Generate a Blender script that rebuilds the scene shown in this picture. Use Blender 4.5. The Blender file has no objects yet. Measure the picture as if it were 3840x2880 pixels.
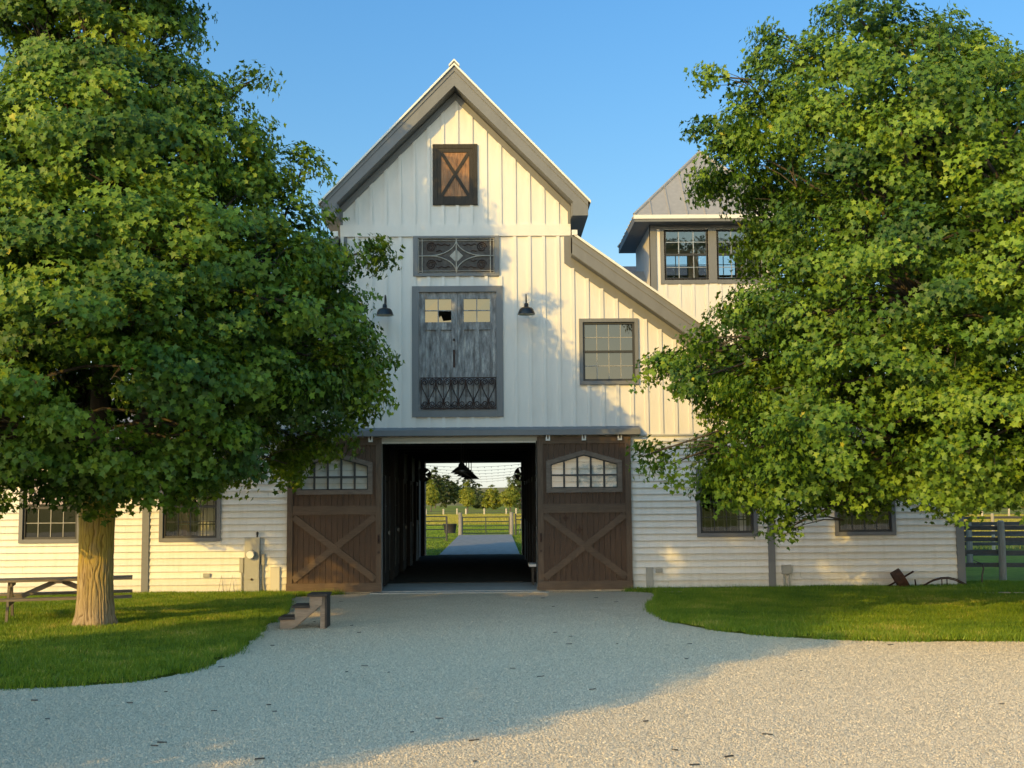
import bpy, math, random
import numpy as np
from mathutils import Vector, Matrix

random.seed(7)
R = math.radians
scene = bpy.context.scene
COL = scene.collection

# ------------------------------------------------------------------ camera, sky, sun, exposure
cam = bpy.data.cameras.new("camera")
cam.sensor_width = 36.0
cam.lens = 36.0 * 4600 / 3840
cam.clip_start = 0.1
cam.clip_end = 6000
cam_o = bpy.data.objects.new("camera", cam)
COL.objects.link(cam_o)
cam_o.matrix_world = (Matrix.Translation((0, -28.8, 2.18)) @ Matrix.Rotation(R(-0.76), 4, 'Z')
                      @ Matrix.Rotation(R(90 + 5.3), 4, 'X') @ Matrix.Rotation(R(-0.5), 4, 'Z'))
scene.camera = cam_o

SUN_AZ, SUN_EL = 36.0, 17.5          # light travels towards (+X sin, +Y cos)
world = bpy.data.worlds.new("World")
scene.world = world
world.use_nodes = True
nt = world.node_tree
nt.nodes.clear()
sky = nt.nodes.new('ShaderNodeTexSky')
sky.sky_type = 'NISHITA'
sky.sun_disc = False
sky.sun_elevation = R(SUN_EL)
sky.sun_rotation = R(180 + SUN_AZ)
sky.air_density = 1.25
sky.dust_density = 0.3
sky.ozone_density = 1.6
bg = nt.nodes.new('ShaderNodeBackground')
bg.inputs['Strength'].default_value = 0.15
wo = nt.nodes.new('ShaderNodeOutputWorld')
tint = nt.nodes.new('ShaderNodeHueSaturation')
tint.inputs['Saturation'].default_value = 1.35
elev = nt.nodes.new('ShaderNodeTexCoord')
sepz = nt.nodes.new('ShaderNodeSeparateXYZ')
nt.links.new(elev.outputs['Generated'], sepz.inputs[0])
mrz = nt.nodes.new('ShaderNodeMapRange')
mrz.inputs['From Min'].default_value = 0.03
mrz.inputs['From Max'].default_value = 0.22
mrz.inputs['To Min'].default_value = 0.55
mrz.inputs['To Max'].default_value = 1.36
nt.links.new(sepz.outputs['Z'], mrz.inputs['Value'])
nt.links.new(mrz.outputs[0], tint.inputs['Saturation'])
nt.links.new(sky.outputs[0], tint.inputs['Color'])
# sky round the low sun boosted and warmed, added to fill the shade
geo = nt.nodes.new('ShaderNodeTexCoord')
dotn = nt.nodes.new('ShaderNodeVectorMath')
dotn.operation = 'DOT_PRODUCT'
dotn.inputs[1].default_value = (-math.sin(R(SUN_AZ)), -math.cos(R(SUN_AZ)), 0.0)
nt.links.new(geo.outputs['Generated'], dotn.inputs[0])
mr_ = nt.nodes.new('ShaderNodeMapRange')
mr_.interpolation_type = 'SMOOTHSTEP'
mr_.inputs['From Min'].default_value = -0.75
mr_.inputs['From Max'].default_value = 0.7
nt.links.new(dotn.outputs['Value'], mr_.inputs['Value'])
side = nt.nodes.new('ShaderNodeMixRGB')
side.inputs[1].default_value = (0.58, 0.66, 0.76, 1)
side.inputs[2].default_value = (2.15, 1.8, 1.45, 1)
nt.links.new(mr_.outputs[0], side.inputs[0])
skyfill = nt.nodes.new('ShaderNodeMixRGB')
skyfill.blend_type = 'MULTIPLY'
skyfill.inputs[0].default_value = 1.0
nt.links.new(tint.outputs[0], skyfill.inputs[1])
nt.links.new(side.outputs[0], skyfill.inputs[2])
mrh = nt.nodes.new('ShaderNodeMapRange')
mrh.inputs['From Min'].default_value = 0.12
mrh.inputs['From Max'].default_value = 0.42
mrh.inputs['To Min'].default_value = 0.76
mrh.inputs['To Max'].default_value = 1.03
nt.links.new(sepz.outputs['Z'], mrh.inputs['Value'])
flat = nt.nodes.new('ShaderNodeVectorMath')
flat.operation = 'SCALE'
nt.links.new(skyfill.outputs[0], flat.inputs[0])
nt.links.new(mrh.outputs[0], flat.inputs['Scale'])
nt.links.new(flat.outputs[0], bg.inputs[0])
nt.links.new(bg.outputs[0], wo.inputs[0])

sun = bpy.data.lights.new("sun", 'SUN')
sun.energy = 2.35
sun.angle = R(0.5)
sun.color = (1.0, 0.635, 0.13)
sun_o = bpy.data.objects.new("sun", sun)
COL.objects.link(sun_o)
ce = math.cos(R(SUN_EL))
SDIR = Vector((math.sin(R(SUN_AZ)) * ce, math.cos(R(SUN_AZ)) * ce, -math.sin(R(SUN_EL))))
sun_o.rotation_euler = SDIR.to_track_quat('-Z', 'Y').to_euler()
sun_o.location = (-30, -60, 40)

scene.view_settings.view_transform = 'Standard'
scene.view_settings.look = 'None'
scene.view_settings.gamma = 1.0
scene.view_settings.exposure = 0.8
scene.cycles.max_bounces = 10
scene.cycles.transparent_max_bounces = 16

# ------------------------------------------------------------------ materials
def nodes(name):
    m = bpy.data.materials.new(name)
    m.use_nodes = True
    t = m.node_tree
    b = t.nodes['Principled BSDF']
    return m, t, b

def N(t, typ, **kw):
    n = t.nodes.new(typ)
    for k, v in kw.items():
        if k in n.inputs:
            n.inputs[k].default_value = v
        else:
            setattr(n, k, v)
    return n

def ramp(t, fac, stops):
    r = t.nodes.new('ShaderNodeValToRGB')
    while len(r.color_ramp.elements) > 1:
        r.color_ramp.elements.remove(r.color_ramp.elements[-1])
    r.color_ramp.elements[0].position = stops[0][0]
    r.color_ramp.elements[0].color = (*stops[0][1], 1)
    for p, c in stops[1:]:
        e = r.color_ramp.elements.new(p)
        e.color = (*c, 1)
    t.links.new(fac, r.inputs[0])
    return r

def noise(t, scale=(1, 1, 1), s=5.0, detail=5.0, rough=0.6, geo=False):
    tc = t.nodes.new('ShaderNodeTexCoord')
    mp = t.nodes.new('ShaderNodeMapping')
    mp.inputs['Scale'].default_value = scale
    if geo:
        g = t.nodes.new('ShaderNodeNewGeometry')
        t.links.new(g.outputs['Position'], mp.inputs[0])
    else:
        t.links.new(tc.outputs['Object'], mp.inputs[0])
    n = t.nodes.new('ShaderNodeTexNoise')
    n.inputs['Scale'].default_value = s
    n.inputs['Detail'].default_value = detail
    n.inputs['Roughness'].default_value = rough
    t.links.new(mp.outputs[0], n.inputs['Vector'])
    return n

def bump(t, b, h, strength=0.3, dist=0.01):
    n = t.nodes.new('ShaderNodeBump')
    n.inputs['Strength'].default_value = strength
    n.inputs['Distance'].default_value = dist
    t.links.new(h, n.inputs['Height'])
    t.links.new(n.outputs[0], b.inputs['Normal'])

def mul(c, k):
    return tuple(min(1, v * k) for v in c)

def paint(name, c, var=0.10, rough=0.55, scale=(1.2, 1.2, 0.35), s=3.0, bmp=0.08):
    m, t, b = nodes(name)
    n = noise(t, scale, s, 6, 0.65)
    r = ramp(t, n.outputs[0], [(0.25, mul(c, 1 - var * 1.6)), (0.55, c), (0.8, mul(c, 1 + var * 0.5))])
    t.links.new(r.outputs[0], b.inputs['Base Color'])
    b.inputs['Roughness'].default_value = rough
    n2 = noise(t, (1, 1, 1), 60, 4, 0.6)
    bump(t, b, n2.outputs[0], bmp, 0.004)
    return m

def wood(name, c1, c2, grain=(14, 14, 1.1), s=3.0, rough=0.75, bmp=0.35, knots=True):
    m, t, b = nodes(name)
    n = noise(t, grain, s, 7, 0.7)
    r = ramp(t, n.outputs[0], [(0.28, c1), (0.5, tuple((a + d) / 2 for a, d in zip(c1, c2))), (0.72, c2)])
    n3 = noise(t, (1, 1, 0.6), 1.7, 3, 0.5)
    mx = N(t, 'ShaderNodeMixRGB', blend_type='MULTIPLY')
    mx.inputs[0].default_value = 0.55
    r2 = ramp(t, n3.outputs[0], [(0.3, (0.6, 0.58, 0.56)), (0.65, (1, 1, 1))])
    t.links.new(r.outputs[0], mx.inputs[1])
    t.links.new(r2.outputs[0], mx.inputs[2])
    t.links.new(mx.outputs[0], b.inputs['Base Color'])
    b.inputs['Roughness'].default_value = rough
    bump(t, b, n.outputs[0], bmp, 0.006)
    return m

def metal(name, c, rough=0.45, met=0.6, var=0.15):
    m, t, b = nodes(name)
    n = noise(t, (1, 1, 1), 9, 5, 0.6)
    r = ramp(t, n.outputs[0], [(0.3, mul(c, 1 - var)), (0.7, mul(c, 1 + var))])
    t.links.new(r.outputs[0], b.inputs['Base Color'])
    b.inputs['Roughness'].default_value = rough
    b.inputs['Metallic'].default_value = met
    return m

M = {}
M['white'] = paint('white_paint', (0.715, 0.685, 0.645), 0.05)
def sidingmat():
    m, t, b = nodes('painted_lap_boards')
    g = t.nodes.new('ShaderNodeNewGeometry')
    sp = t.nodes.new('ShaderNodeSeparateXYZ')
    t.links.new(g.outputs['Position'], sp.inputs[0])
    f = N(t, 'ShaderNodeMath', operation='MULTIPLY_ADD')
    f.inputs[1].default_value = 1 / .154
    f.inputs[2].default_value = -.075 / .154
    t.links.new(sp.outputs['Z'], f.inputs[0])
    fl = N(t, 'ShaderNodeMath', operation='FLOOR')
    t.links.new(f.outputs[0], fl.inputs[0])
    wn = N(t, 'ShaderNodeTexWhiteNoise', noise_dimensions='1D')
    t.links.new(fl.outputs[0], wn.inputs['W'])
    r = ramp(t, wn.outputs['Value'], [(0, (0.69, 0.675, 0.635)), (1, (0.765, 0.75, 0.715))])
    # mud splashed up from the ground, streaks of grime
    n = noise(t, (1.3, 1.3, .5), 3.2, 7, .7, True)
    m1 = N(t, 'ShaderNodeMapRange')
    m1.inputs['From Min'].default_value = 0.45
    m1.inputs['From Max'].default_value = 0.0
    t.links.new(sp.outputs['Z'], m1.inputs['Value'])
    mu = N(t, 'ShaderNodeMath', operation='MULTIPLY')
    t.links.new(m1.outputs[0], mu.inputs[0])
    t.links.new(n.outputs[0], mu.inputs[1])
    mx = N(t, 'ShaderNodeMixRGB')
    mx.inputs[2].default_value = (0.42, 0.36, 0.27, 1)
    t.links.new(mu.outputs[0], mx.inputs[0])
    t.links.new(r.outputs[0], mx.inputs[1])
    n2 = noise(t, (2.5, 2.5, .35), 2.5, 6, .7, True)
    r2 = ramp(t, n2.outputs[0], [(.3, (.90, .89, .86)), (.55, (1, 1, 1))])
    mm = N(t, 'ShaderNodeMixRGB', blend_type='MULTIPLY')
    mm.inputs[0].default_value = 1
    t.links.new(mx.outputs[0], mm.inputs[1])
    t.links.new(r2.outputs[0], mm.inputs[2])
    t.links.new(mm.outputs[0], b.inputs['Base Color'])
    b.inputs['Roughness'].default_value = .55
    n3 = noise(t, (.4, 1, 6), 14, 4, .6, True)
    bump(t, b, n3.outputs[0], .12, .004)
    return m
M['siding'] = sidingmat()
M['lapshade'] = paint('lap_shadow_edge', (0.56, 0.545, 0.51), 0.25, 0.8, (1.2, 1.2, .4), 6)  # darker tone painted in as the shadow line under each lap
M['trim'] = paint('grey_trim_paint', (0.158, 0.164, 0.175), 0.08)
M['trim2'] = paint('pale_trim_paint', (0.5, 0.49, 0.46), 0.06)
M['dark'] = paint('dark_sash_paint', (0.03, 0.032, 0.034), 0.1)
M['brown'] = wood('brown_stained_boards', (0.050, 0.027, 0.015), (0.115, 0.064, 0.036))
M['brownframe'] = wood('weathered_brown_frame', (0.062, 0.039, 0.025), (0.17, 0.112, 0.072))
M['greyframe'] = wood('weathered_grey_frame', (0.095, 0.072, 0.055), (0.22, 0.175, 0.14), (1.5, 12, 6))
M['brownframeh'] = wood('weathered_brown_rail', (0.062, 0.039, 0.025), (0.17, 0.112, 0.072), (1.1, 14, 14))
M['hatch'] = wood('orange_plank_wood', (0.16, 0.07, 0.03), (0.46, 0.25, 0.13), (9, 9, 1.0))
M['blackwood'] = wood('charred_dark_wood', (0.012, 0.009, 0.007), (0.05, 0.04, 0.03))
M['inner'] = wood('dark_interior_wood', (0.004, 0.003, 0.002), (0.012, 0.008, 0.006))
M['paleply'] = wood('pale_raw_pine', (0.20, 0.145, 0.105), (0.38, 0.29, 0.22), (2, 10, 10))
M['tread'] = wood('dark_rubber_tread', (0.02, 0.017, 0.015), (0.06, 0.05, 0.045), (2, 8, 8))
M['tablewood'] = wood('grey_weathered_table', (0.13, 0.11, 0.095), (0.27, 0.235, 0.20), (1.2, 12, 12))
M['post'] = wood('grey_fence_post', (0.15, 0.14, 0.125), (0.32, 0.30, 0.27))
M['rail'] = wood('dark_fence_rail', (0.03, 0.03, 0.033), (0.085, 0.085, 0.085), (1.2, 10, 10))
M['paleposts'] = wood('pale_fence_post', (0.35, 0.30, 0.22), (0.6, 0.54, 0.42))
M['roof'] = metal('galvanised_roof', (0.44, 0.41, 0.37), 0.42, 0.35, 0.07)
M['roofedge'] = paint('pale_roof_edge', (0.72, 0.71, 0.67), 0.04)
M['darkroof'] = metal('dark_blue_roof', (0.07, 0.085, 0.12), 0.5, 0.2, 0.1)
M['black'] = metal('black_enamel', (0.012, 0.012, 0.012), 0.35, 0.0)
M['lampin'] = paint('lamp_inner_white', (0.75, 0.73, 0.68), 0.03)
M['iron'] = metal('rusty_wrought_iron', (0.04, 0.02, 0.015), 0.7, 0.3, 0.5)
M['rust'] = metal('rusty_iron', (0.06, 0.027, 0.015), 0.85, 0.2, 0.45)
M['ironlight'] = metal('pale_leading', (0.36, 0.34, 0.30), 0.6, 0.2, 0.2)
M['panelback'] = wood('dark_carved_back', (0.035, 0.03, 0.027), (0.12, 0.105, 0.095), (4, 4, 4))
M['greybox'] = metal('grey_utility_metal', (0.33, 0.33, 0.31), 0.5, 0.1, 0.06)
M['beigebox'] = paint('beige_plastic', (0.58, 0.55, 0.47), 0.04)
M['whiteplastic'] = paint('white_plastic', (0.75, 0.75, 0.74), 0.03)
M['steel'] = metal('worn_steel', (0.42, 0.41, 0.39), 0.4, 0.8)
M['dullsteel'] = metal('dull_steel', (0.16, 0.155, 0.15), 0.5, 0.6)
M['muntin'] = paint('pale_muntin_paint', (0.30, 0.295, 0.28), 0.05)
M['gategreen'] = metal('dark_green_pipe', (0.015, 0.03, 0.025), 0.45, 0.0)
M['concrete'] = paint('concrete', (0.38, 0.36, 0.33), 0.12, 0.85, (1, 1, 1), 4, 0.2)
M['pathmat'] = paint('old_concrete_path', (0.2, 0.2, 0.2), 0.25, 0.9, (1, 1, 1), 3, 0.3)
M['mat'] = paint('dusty_rubber_mat', (0.11, 0.092, 0.075), 0.2, 1.0)
M['mat'].node_tree.nodes['Principled BSDF'].inputs['Specular IOR Level'].default_value = 0.0
M['tub'] = metal('black_rubber_tub', (0.03, 0.03, 0.035), 0.7, 0.0)

def weathered():
    m, t, b = nodes('peeling_door_paint')
    n = noise(t, (4.5, 4.5, 1.0), 2.2, 9, 0.74)
    r = ramp(t, n.outputs[0], [(0.30, (0.06, 0.054, 0.05)), (0.43, (0.15, 0.145, 0.145)), (0.55, (0.27, 0.27, 0.275)), (0.68, (0.52, 0.50, 0.46))])
    t.links.new(r.outputs[0], b.inputs['Base Color'])
    b.inputs['Roughness'].default_value = 0.8
    bump(t, b, n.outputs[0], 0.5, 0.006)
    return m
M['peel'] = weathered()

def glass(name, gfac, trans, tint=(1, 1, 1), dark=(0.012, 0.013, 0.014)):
    m = bpy.data.materials.new(name)
    m.use_nodes = True
    t = m.node_tree
    t.nodes.clear()
    out = t.nodes.new('ShaderNodeOutputMaterial')
    gl = N(t, 'ShaderNodeBsdfGlossy')
    gl.inputs['Roughness'].default_value = 0.015
    gl.inputs['Color'].default_value = (*tint, 1)
    if trans:
        ot = N(t, 'ShaderNodeBsdfTransparent')
        ot.inputs['Color'].default_value = (0.86, 0.88, 0.87, 1)
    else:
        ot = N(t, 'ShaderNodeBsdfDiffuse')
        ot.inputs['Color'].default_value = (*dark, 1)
    n = noise(t, (1, 1, 1), 1.4, 2, 0.5)
    bp = t.nodes.new('ShaderNodeBump')
    bp.inputs['Strength'].default_value = 0.05
    bp.inputs['Distance'].default_value = 0.02
    t.links.new(n.outputs[0], bp.inputs['Height'])
    t.links.new(bp.outputs[0], gl.inputs['Normal'])
    mx = t.nodes.new('ShaderNodeMixShader')
    mx.inputs[0].default_value = gfac
    t.links.new(ot.outputs[0], mx.inputs[1])
    t.links.new(gl.outputs[0], mx.inputs[2])
    t.links.new(mx.outputs[0], out.inputs[0])
    return m
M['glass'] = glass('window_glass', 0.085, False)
M['glassloft'] = glass('old_loft_glass', 0.16, False, (1.0, 0.80, 0.56))  # gloss tint holds the warm colour of the reflected evening sky
M['glassclear'] = glass('clear_glass', 0.12, True)
M['glassdoor'] = glass('door_glass', 0.045, True)
M['glassroom'] = glass('room_glass', 0.10, True)

def leafmat(name, stops, trans=0.35):
    m = bpy.data.materials.new(name)
    m.use_nodes = True
    t = m.node_tree
    t.nodes.clear()
    out = t.nodes.new('ShaderNodeOutputMaterial')
    a = N(t, 'ShaderNodeAttribute', attribute_name='rnd')
    r = ramp(t, a.outputs['Fac'], stops)
    pb = t.nodes.new('ShaderNodeBsdfPrincipled')
    pb.inputs['Roughness'].default_value = 0.5
    pb.inputs['Specular IOR Level'].default_value = 0.35
    tr = t.nodes.new('ShaderNodeBsdfTranslucent')
    hs = N(t, 'ShaderNodeMixRGB', blend_type='MULTIPLY')
    hs.inputs[0].default_value = 1.0
    hs.inputs[2].default_value = (1.15, 1.1, 0.45, 1)
    t.links.new(r.outputs[0], pb.inputs['Base Color'])
    t.links.new(r.outputs[0], hs.inputs[1])
    t.links.new(hs.outputs[0], tr.inputs['Color'])
    mx = t.nodes.new('ShaderNodeMixShader')
    mx.inputs[0].default_value = trans
    t.links.new(pb.outputs[0], mx.inputs[1])
    t.links.new(tr.outputs[0], mx.inputs[2])
    t.links.new(mx.outputs[0], out.inputs[0])
    return m
M['leaf'] = leafmat('maple_leaf', [(0.0, (0.036, 0.088, 0.012)), (0.42, (0.095, 0.180, 0.016)), (0.80, (0.185, 0.290, 0.022)), (0.975, (0.26, 0.35, 0.03)), (0.99, (0.38, 0.37, 0.03))], 0.26)
M['leaffar'] = leafmat('far_leaf', [(0.0, (0.12, 0.16, 0.02)), (0.5, (0.24, 0.27, 0.03)), (1.0, (0.40, 0.36, 0.04))])
M['leafdark'] = leafmat('dark_far_leaf', [(0.0, (0.03, 0.05, 0.015)), (0.6, (0.06, 0.09, 0.022)), (1.0, (0.11, 0.13, 0.03))])
M['drygrass'] = leafmat('dry_meadow_grass', [(0.0, (0.22, 0.22, 0.03)), (0.5, (0.36, 0.33, 0.05)), (1.0, (0.52, 0.42, 0.12))], 0.3)
M['grassblade'] = leafmat('grass_blade', [(0.0, (0.075, 0.16, 0.014)), (0.5, (0.165, 0.265, 0.018)), (0.9, (0.25, 0.33, 0.025)), (1.0, (0.44, 0.40, 0.10))], 0.3)

def bark():
    m, t, b = nodes('maple_bark')
    n = noise(t, (9, 9, 1.5), 2.2, 9, 0.7)
    r = ramp(t, n.outputs[0], [(0.3, (0.17, 0.125, 0.085)), (0.5, (0.32, 0.245, 0.165)), (0.7, (0.44, 0.35, 0.25))])
    at_ = N(t, 'ShaderNodeAttribute', attribute_name='rnd')
    rf = ramp(t, at_.outputs['Fac'], [(0.0, (0.32, 0.28, 0.25)), (0.35, (0.68, 0.64, 0.6)), (0.7, (1, 1, 1))])
    # yellow lichen on the upper trunk
    n2 = noise(t, (1.4, 1.4, 0.7), 2.0, 5, 0.6)
    tc = t.nodes.new('ShaderNodeTexCoord')
    sp = t.nodes.new('ShaderNodeSeparateXYZ')
    t.links.new(tc.outputs['Object'], sp.inputs[0])
    mr = N(t, 'ShaderNodeMapRange')
    mr.inputs['From Min'].default_value = 0.2
    mr.inputs['From Max'].default_value = 1.3
    t.links.new(sp.outputs['Z'], mr.inputs['Value'])
    ad = N(t, 'ShaderNodeMath', operation='MULTIPLY')
    r2 = ramp(t, n2.outputs[0], [(0.30, (0, 0, 0)), (0.50, (1, 1, 1))])
    t.links.new(mr.outputs[0], ad.inputs[0])
    t.links.new(r2.outputs[0], ad.inputs[1])
    a2 = N(t, 'ShaderNodeMath', operation='MULTIPLY')
    a2.inputs[1].default_value = 0.8
    t.links.new(ad.outputs[0], a2.inputs[0])
    mx = N(t, 'ShaderNodeMixRGB')
    mx.inputs[2].default_value = (0.44, 0.33, 0.045, 1)
    t.links.new(a2.outputs[0], mx.inputs[0])
    t.links.new(r.outputs[0], mx.inputs[1])
    fm = N(t, 'ShaderNodeMixRGB', blend_type='MULTIPLY')
    fm.inputs[0].default_value = 1.0
    t.links.new(mx.outputs[0], fm.inputs[1])
    t.links.new(rf.outputs[0], fm.inputs[2])
    t.links.new(fm.outputs[0], b.inputs['Base Color'])
    b.inputs['Roughness'].default_value = 0.9
    bump(t, b, n.outputs[0], 0.8, 0.03)
    return m
M['bark'] = bark()
M['branchbark'] = wood('dark_branch_bark', (0.03, 0.024, 0.018), (0.085, 0.068, 0.05))
M['barkfar'] = wood('far_bark', (0.06, 0.05, 0.04), (0.16, 0.13, 0.10))

def gravelmat():
    m, t, b = nodes('limestone_gravel')
    g = t.nodes.new('ShaderNodeNewGeometry')
    v = N(t, 'ShaderNodeTexVoronoi')
    v.inputs['Scale'].default_value = 55
    t.links.new(g.outputs['Position'], v.inputs['Vector'])
    sepc = t.nodes.new('ShaderNodeSeparateColor')
    t.links.new(v.outputs['Color'], sepc.inputs[0])
    r = ramp(t, sepc.outputs[0], [(0.0, (0.54, 0.44, 0.31)), (0.35, (0.74, 0.61, 0.44)), (0.75, (0.80, 0.665, 0.48)), (1.0, (0.86, 0.73, 0.55))])
    n = noise(t, (1, 1, 1), 0.55, 5, 0.6, True)
    r2 = ramp(t, n.outputs[0], [(0.3, (0.86, 0.84, 0.81)), (0.7, (1, 1, 1))])
    mx = N(t, 'ShaderNodeMixRGB', blend_type='MULTIPLY')
    mx.inputs[0].default_value = 1
    t.links.new(r.outputs[0], mx.inputs[1])
    t.links.new(r2.outputs[0], mx.inputs[2])
    # brown earth tracked out of the barn near the threshold
    sp = t.nodes.new('ShaderNodeSeparateXYZ')
    t.links.new(g.outputs['Position'], sp.inputs[0])
    n5 = noise(t, (1, 1, 1), 1.1, 6, 0.65, True)
    nm = N(t, 'ShaderNodeMath', operation='MULTIPLY_ADD')
    nm.inputs[1].default_value = 5.0
    t.links.new(n5.outputs[0], nm.inputs[0])
    t.links.new(sp.outputs['Y'], nm.inputs[2])
    mr = N(t, 'ShaderNodeMapRange')
    mr.inputs['From Min'].default_value = -6.0
    mr.inputs['From Max'].default_value = 1.4
    t.links.new(nm.outputs[0], mr.inputs['Value'])
    mm = N(t, 'ShaderNodeMath', operation='MULTIPLY')
    mm.inputs[1].default_value = 0.75
    t.links.new(mr.outputs[0], mm.inputs[0])
    mx2 = N(t, 'ShaderNodeMixRGB')
    mx2.inputs[2].default_value = (0.33, 0.225, 0.14, 1)
    t.links.new(mm.outputs[0], mx2.inputs[0])
    t.links.new(mx.outputs[0], mx2.inputs[1])
    t.links.new(mx2.outputs[0], b.inputs['Base Color'])
    b.inputs['Roughness'].default_value = 0.9
    n4 = noise(t, (1, 1, 1), 14, 5, 0.6, True)
    av = N(t, 'ShaderNodeMath', operation='SUBTRACT')
    t.links.new(n4.outputs[0], av.inputs[0])
    t.links.new(v.outputs['Distance'], av.inputs[1])
    bump(t, b, av.outputs[0], 0.8, 0.022)
    return m
M['gravel'] = gravelmat()

def stonemat():
    m, t, b = nodes('gravel_stone')
    a = N(t, 'ShaderNodeAttribute', attribute_name='rnd')
    r = ramp(t, a.outputs['Fac'], [(0, (0.64, 0.51, 0.355)), (0.3, (0.77, 0.625, 0.44)), (0.8, (0.82, 0.67, 0.475)), (1.0, (0.87, 0.73, 0.53))])
    g = t.nodes.new('ShaderNodeNewGeometry')
    sp = t.nodes.new('ShaderNodeSeparateXYZ')
    t.links.new(g.outputs['Position'], sp.inputs[0])
    n5 = noise(t, (1, 1, 1), 1.1, 6, 0.65, True)
    nm = N(t, 'ShaderNodeMath', operation='MULTIPLY_ADD')
    nm.inputs[1].default_value = 5.0
    t.links.new(n5.outputs[0], nm.inputs[0])
    t.links.new(sp.outputs['Y'], nm.inputs[2])
    mr = N(t, 'ShaderNodeMapRange')
    mr.inputs['From Min'].default_value = -6.0
    mr.inputs['From Max'].default_value = 1.4
    mr.inputs['To Max'].default_value = 0.7
    t.links.new(nm.outputs[0], mr.inputs['Value'])
    mx2 = N(t, 'ShaderNodeMixRGB')
    mx2.inputs[2].default_value = (0.36, 0.25, 0.16, 1)
    t.links.new(mr.outputs[0], mx2.inputs[0])
    t.links.new(r.outputs[0], mx2.inputs[1])
    t.links.new(mx2.outputs[0], b.inputs['Base Color'])
    b.inputs['Roughness'].default_value = 0.85
    return m
M['stone'] = stonemat()

def groundmat(name, stops, s=0.35, s2=14.0):
    m, t, b = nodes(name)
    n = noise(t, (1, 1, 1), s, 8, 0.7, True)
    r = ramp(t, n.outputs[0], stops)
    n2 = noise(t, (1, 1, 1), s2, 6, 0.75, True)
    r2 = ramp(t, n2.outputs[0], [(0.3, (0.55, 0.55, 0.5)), (0.7, (1.1, 1.1, 1.0))])
    mx = N(t, 'ShaderNodeMixRGB', blend_type='MULTIPLY')
    mx.inputs[0].default_value = 1
    t.links.new(r.outputs[0], mx.inputs[1])
    t.links.new(r2.outputs[0], mx.inputs[2])
    t.links.new(mx.outputs[0], b.inputs['Base Color'])
    b.inputs['Roughness'].default_value = 0.95
    b.inputs['Specular IOR Level'].default_value = 0.1
    bump(t, b, n2.outputs[0], 0.9, 0.05)
    return m
M['lawn'] = groundmat('lawn_soil', [(0.3, (0.08, 0.11, 0.015)), (0.6, (0.12, 0.15, 0.018)), (0.75, (0.18, 0.18, 0.03))])
M['field'] = groundmat('pasture', [(0.3, (0.17, 0.20, 0.028)), (0.55, (0.26, 0.27, 0.035)), (0.75, (0.40, 0.34, 0.07))], 0.08, 3.0)
M['hill'] = groundmat('far_field', [(0.3, (0.25, 0.22, 0.09)), (0.6, (0.33, 0.25, 0.12)), (0.8, (0.16, 0.18, 0.05))], 0.012, 0.3)

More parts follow.
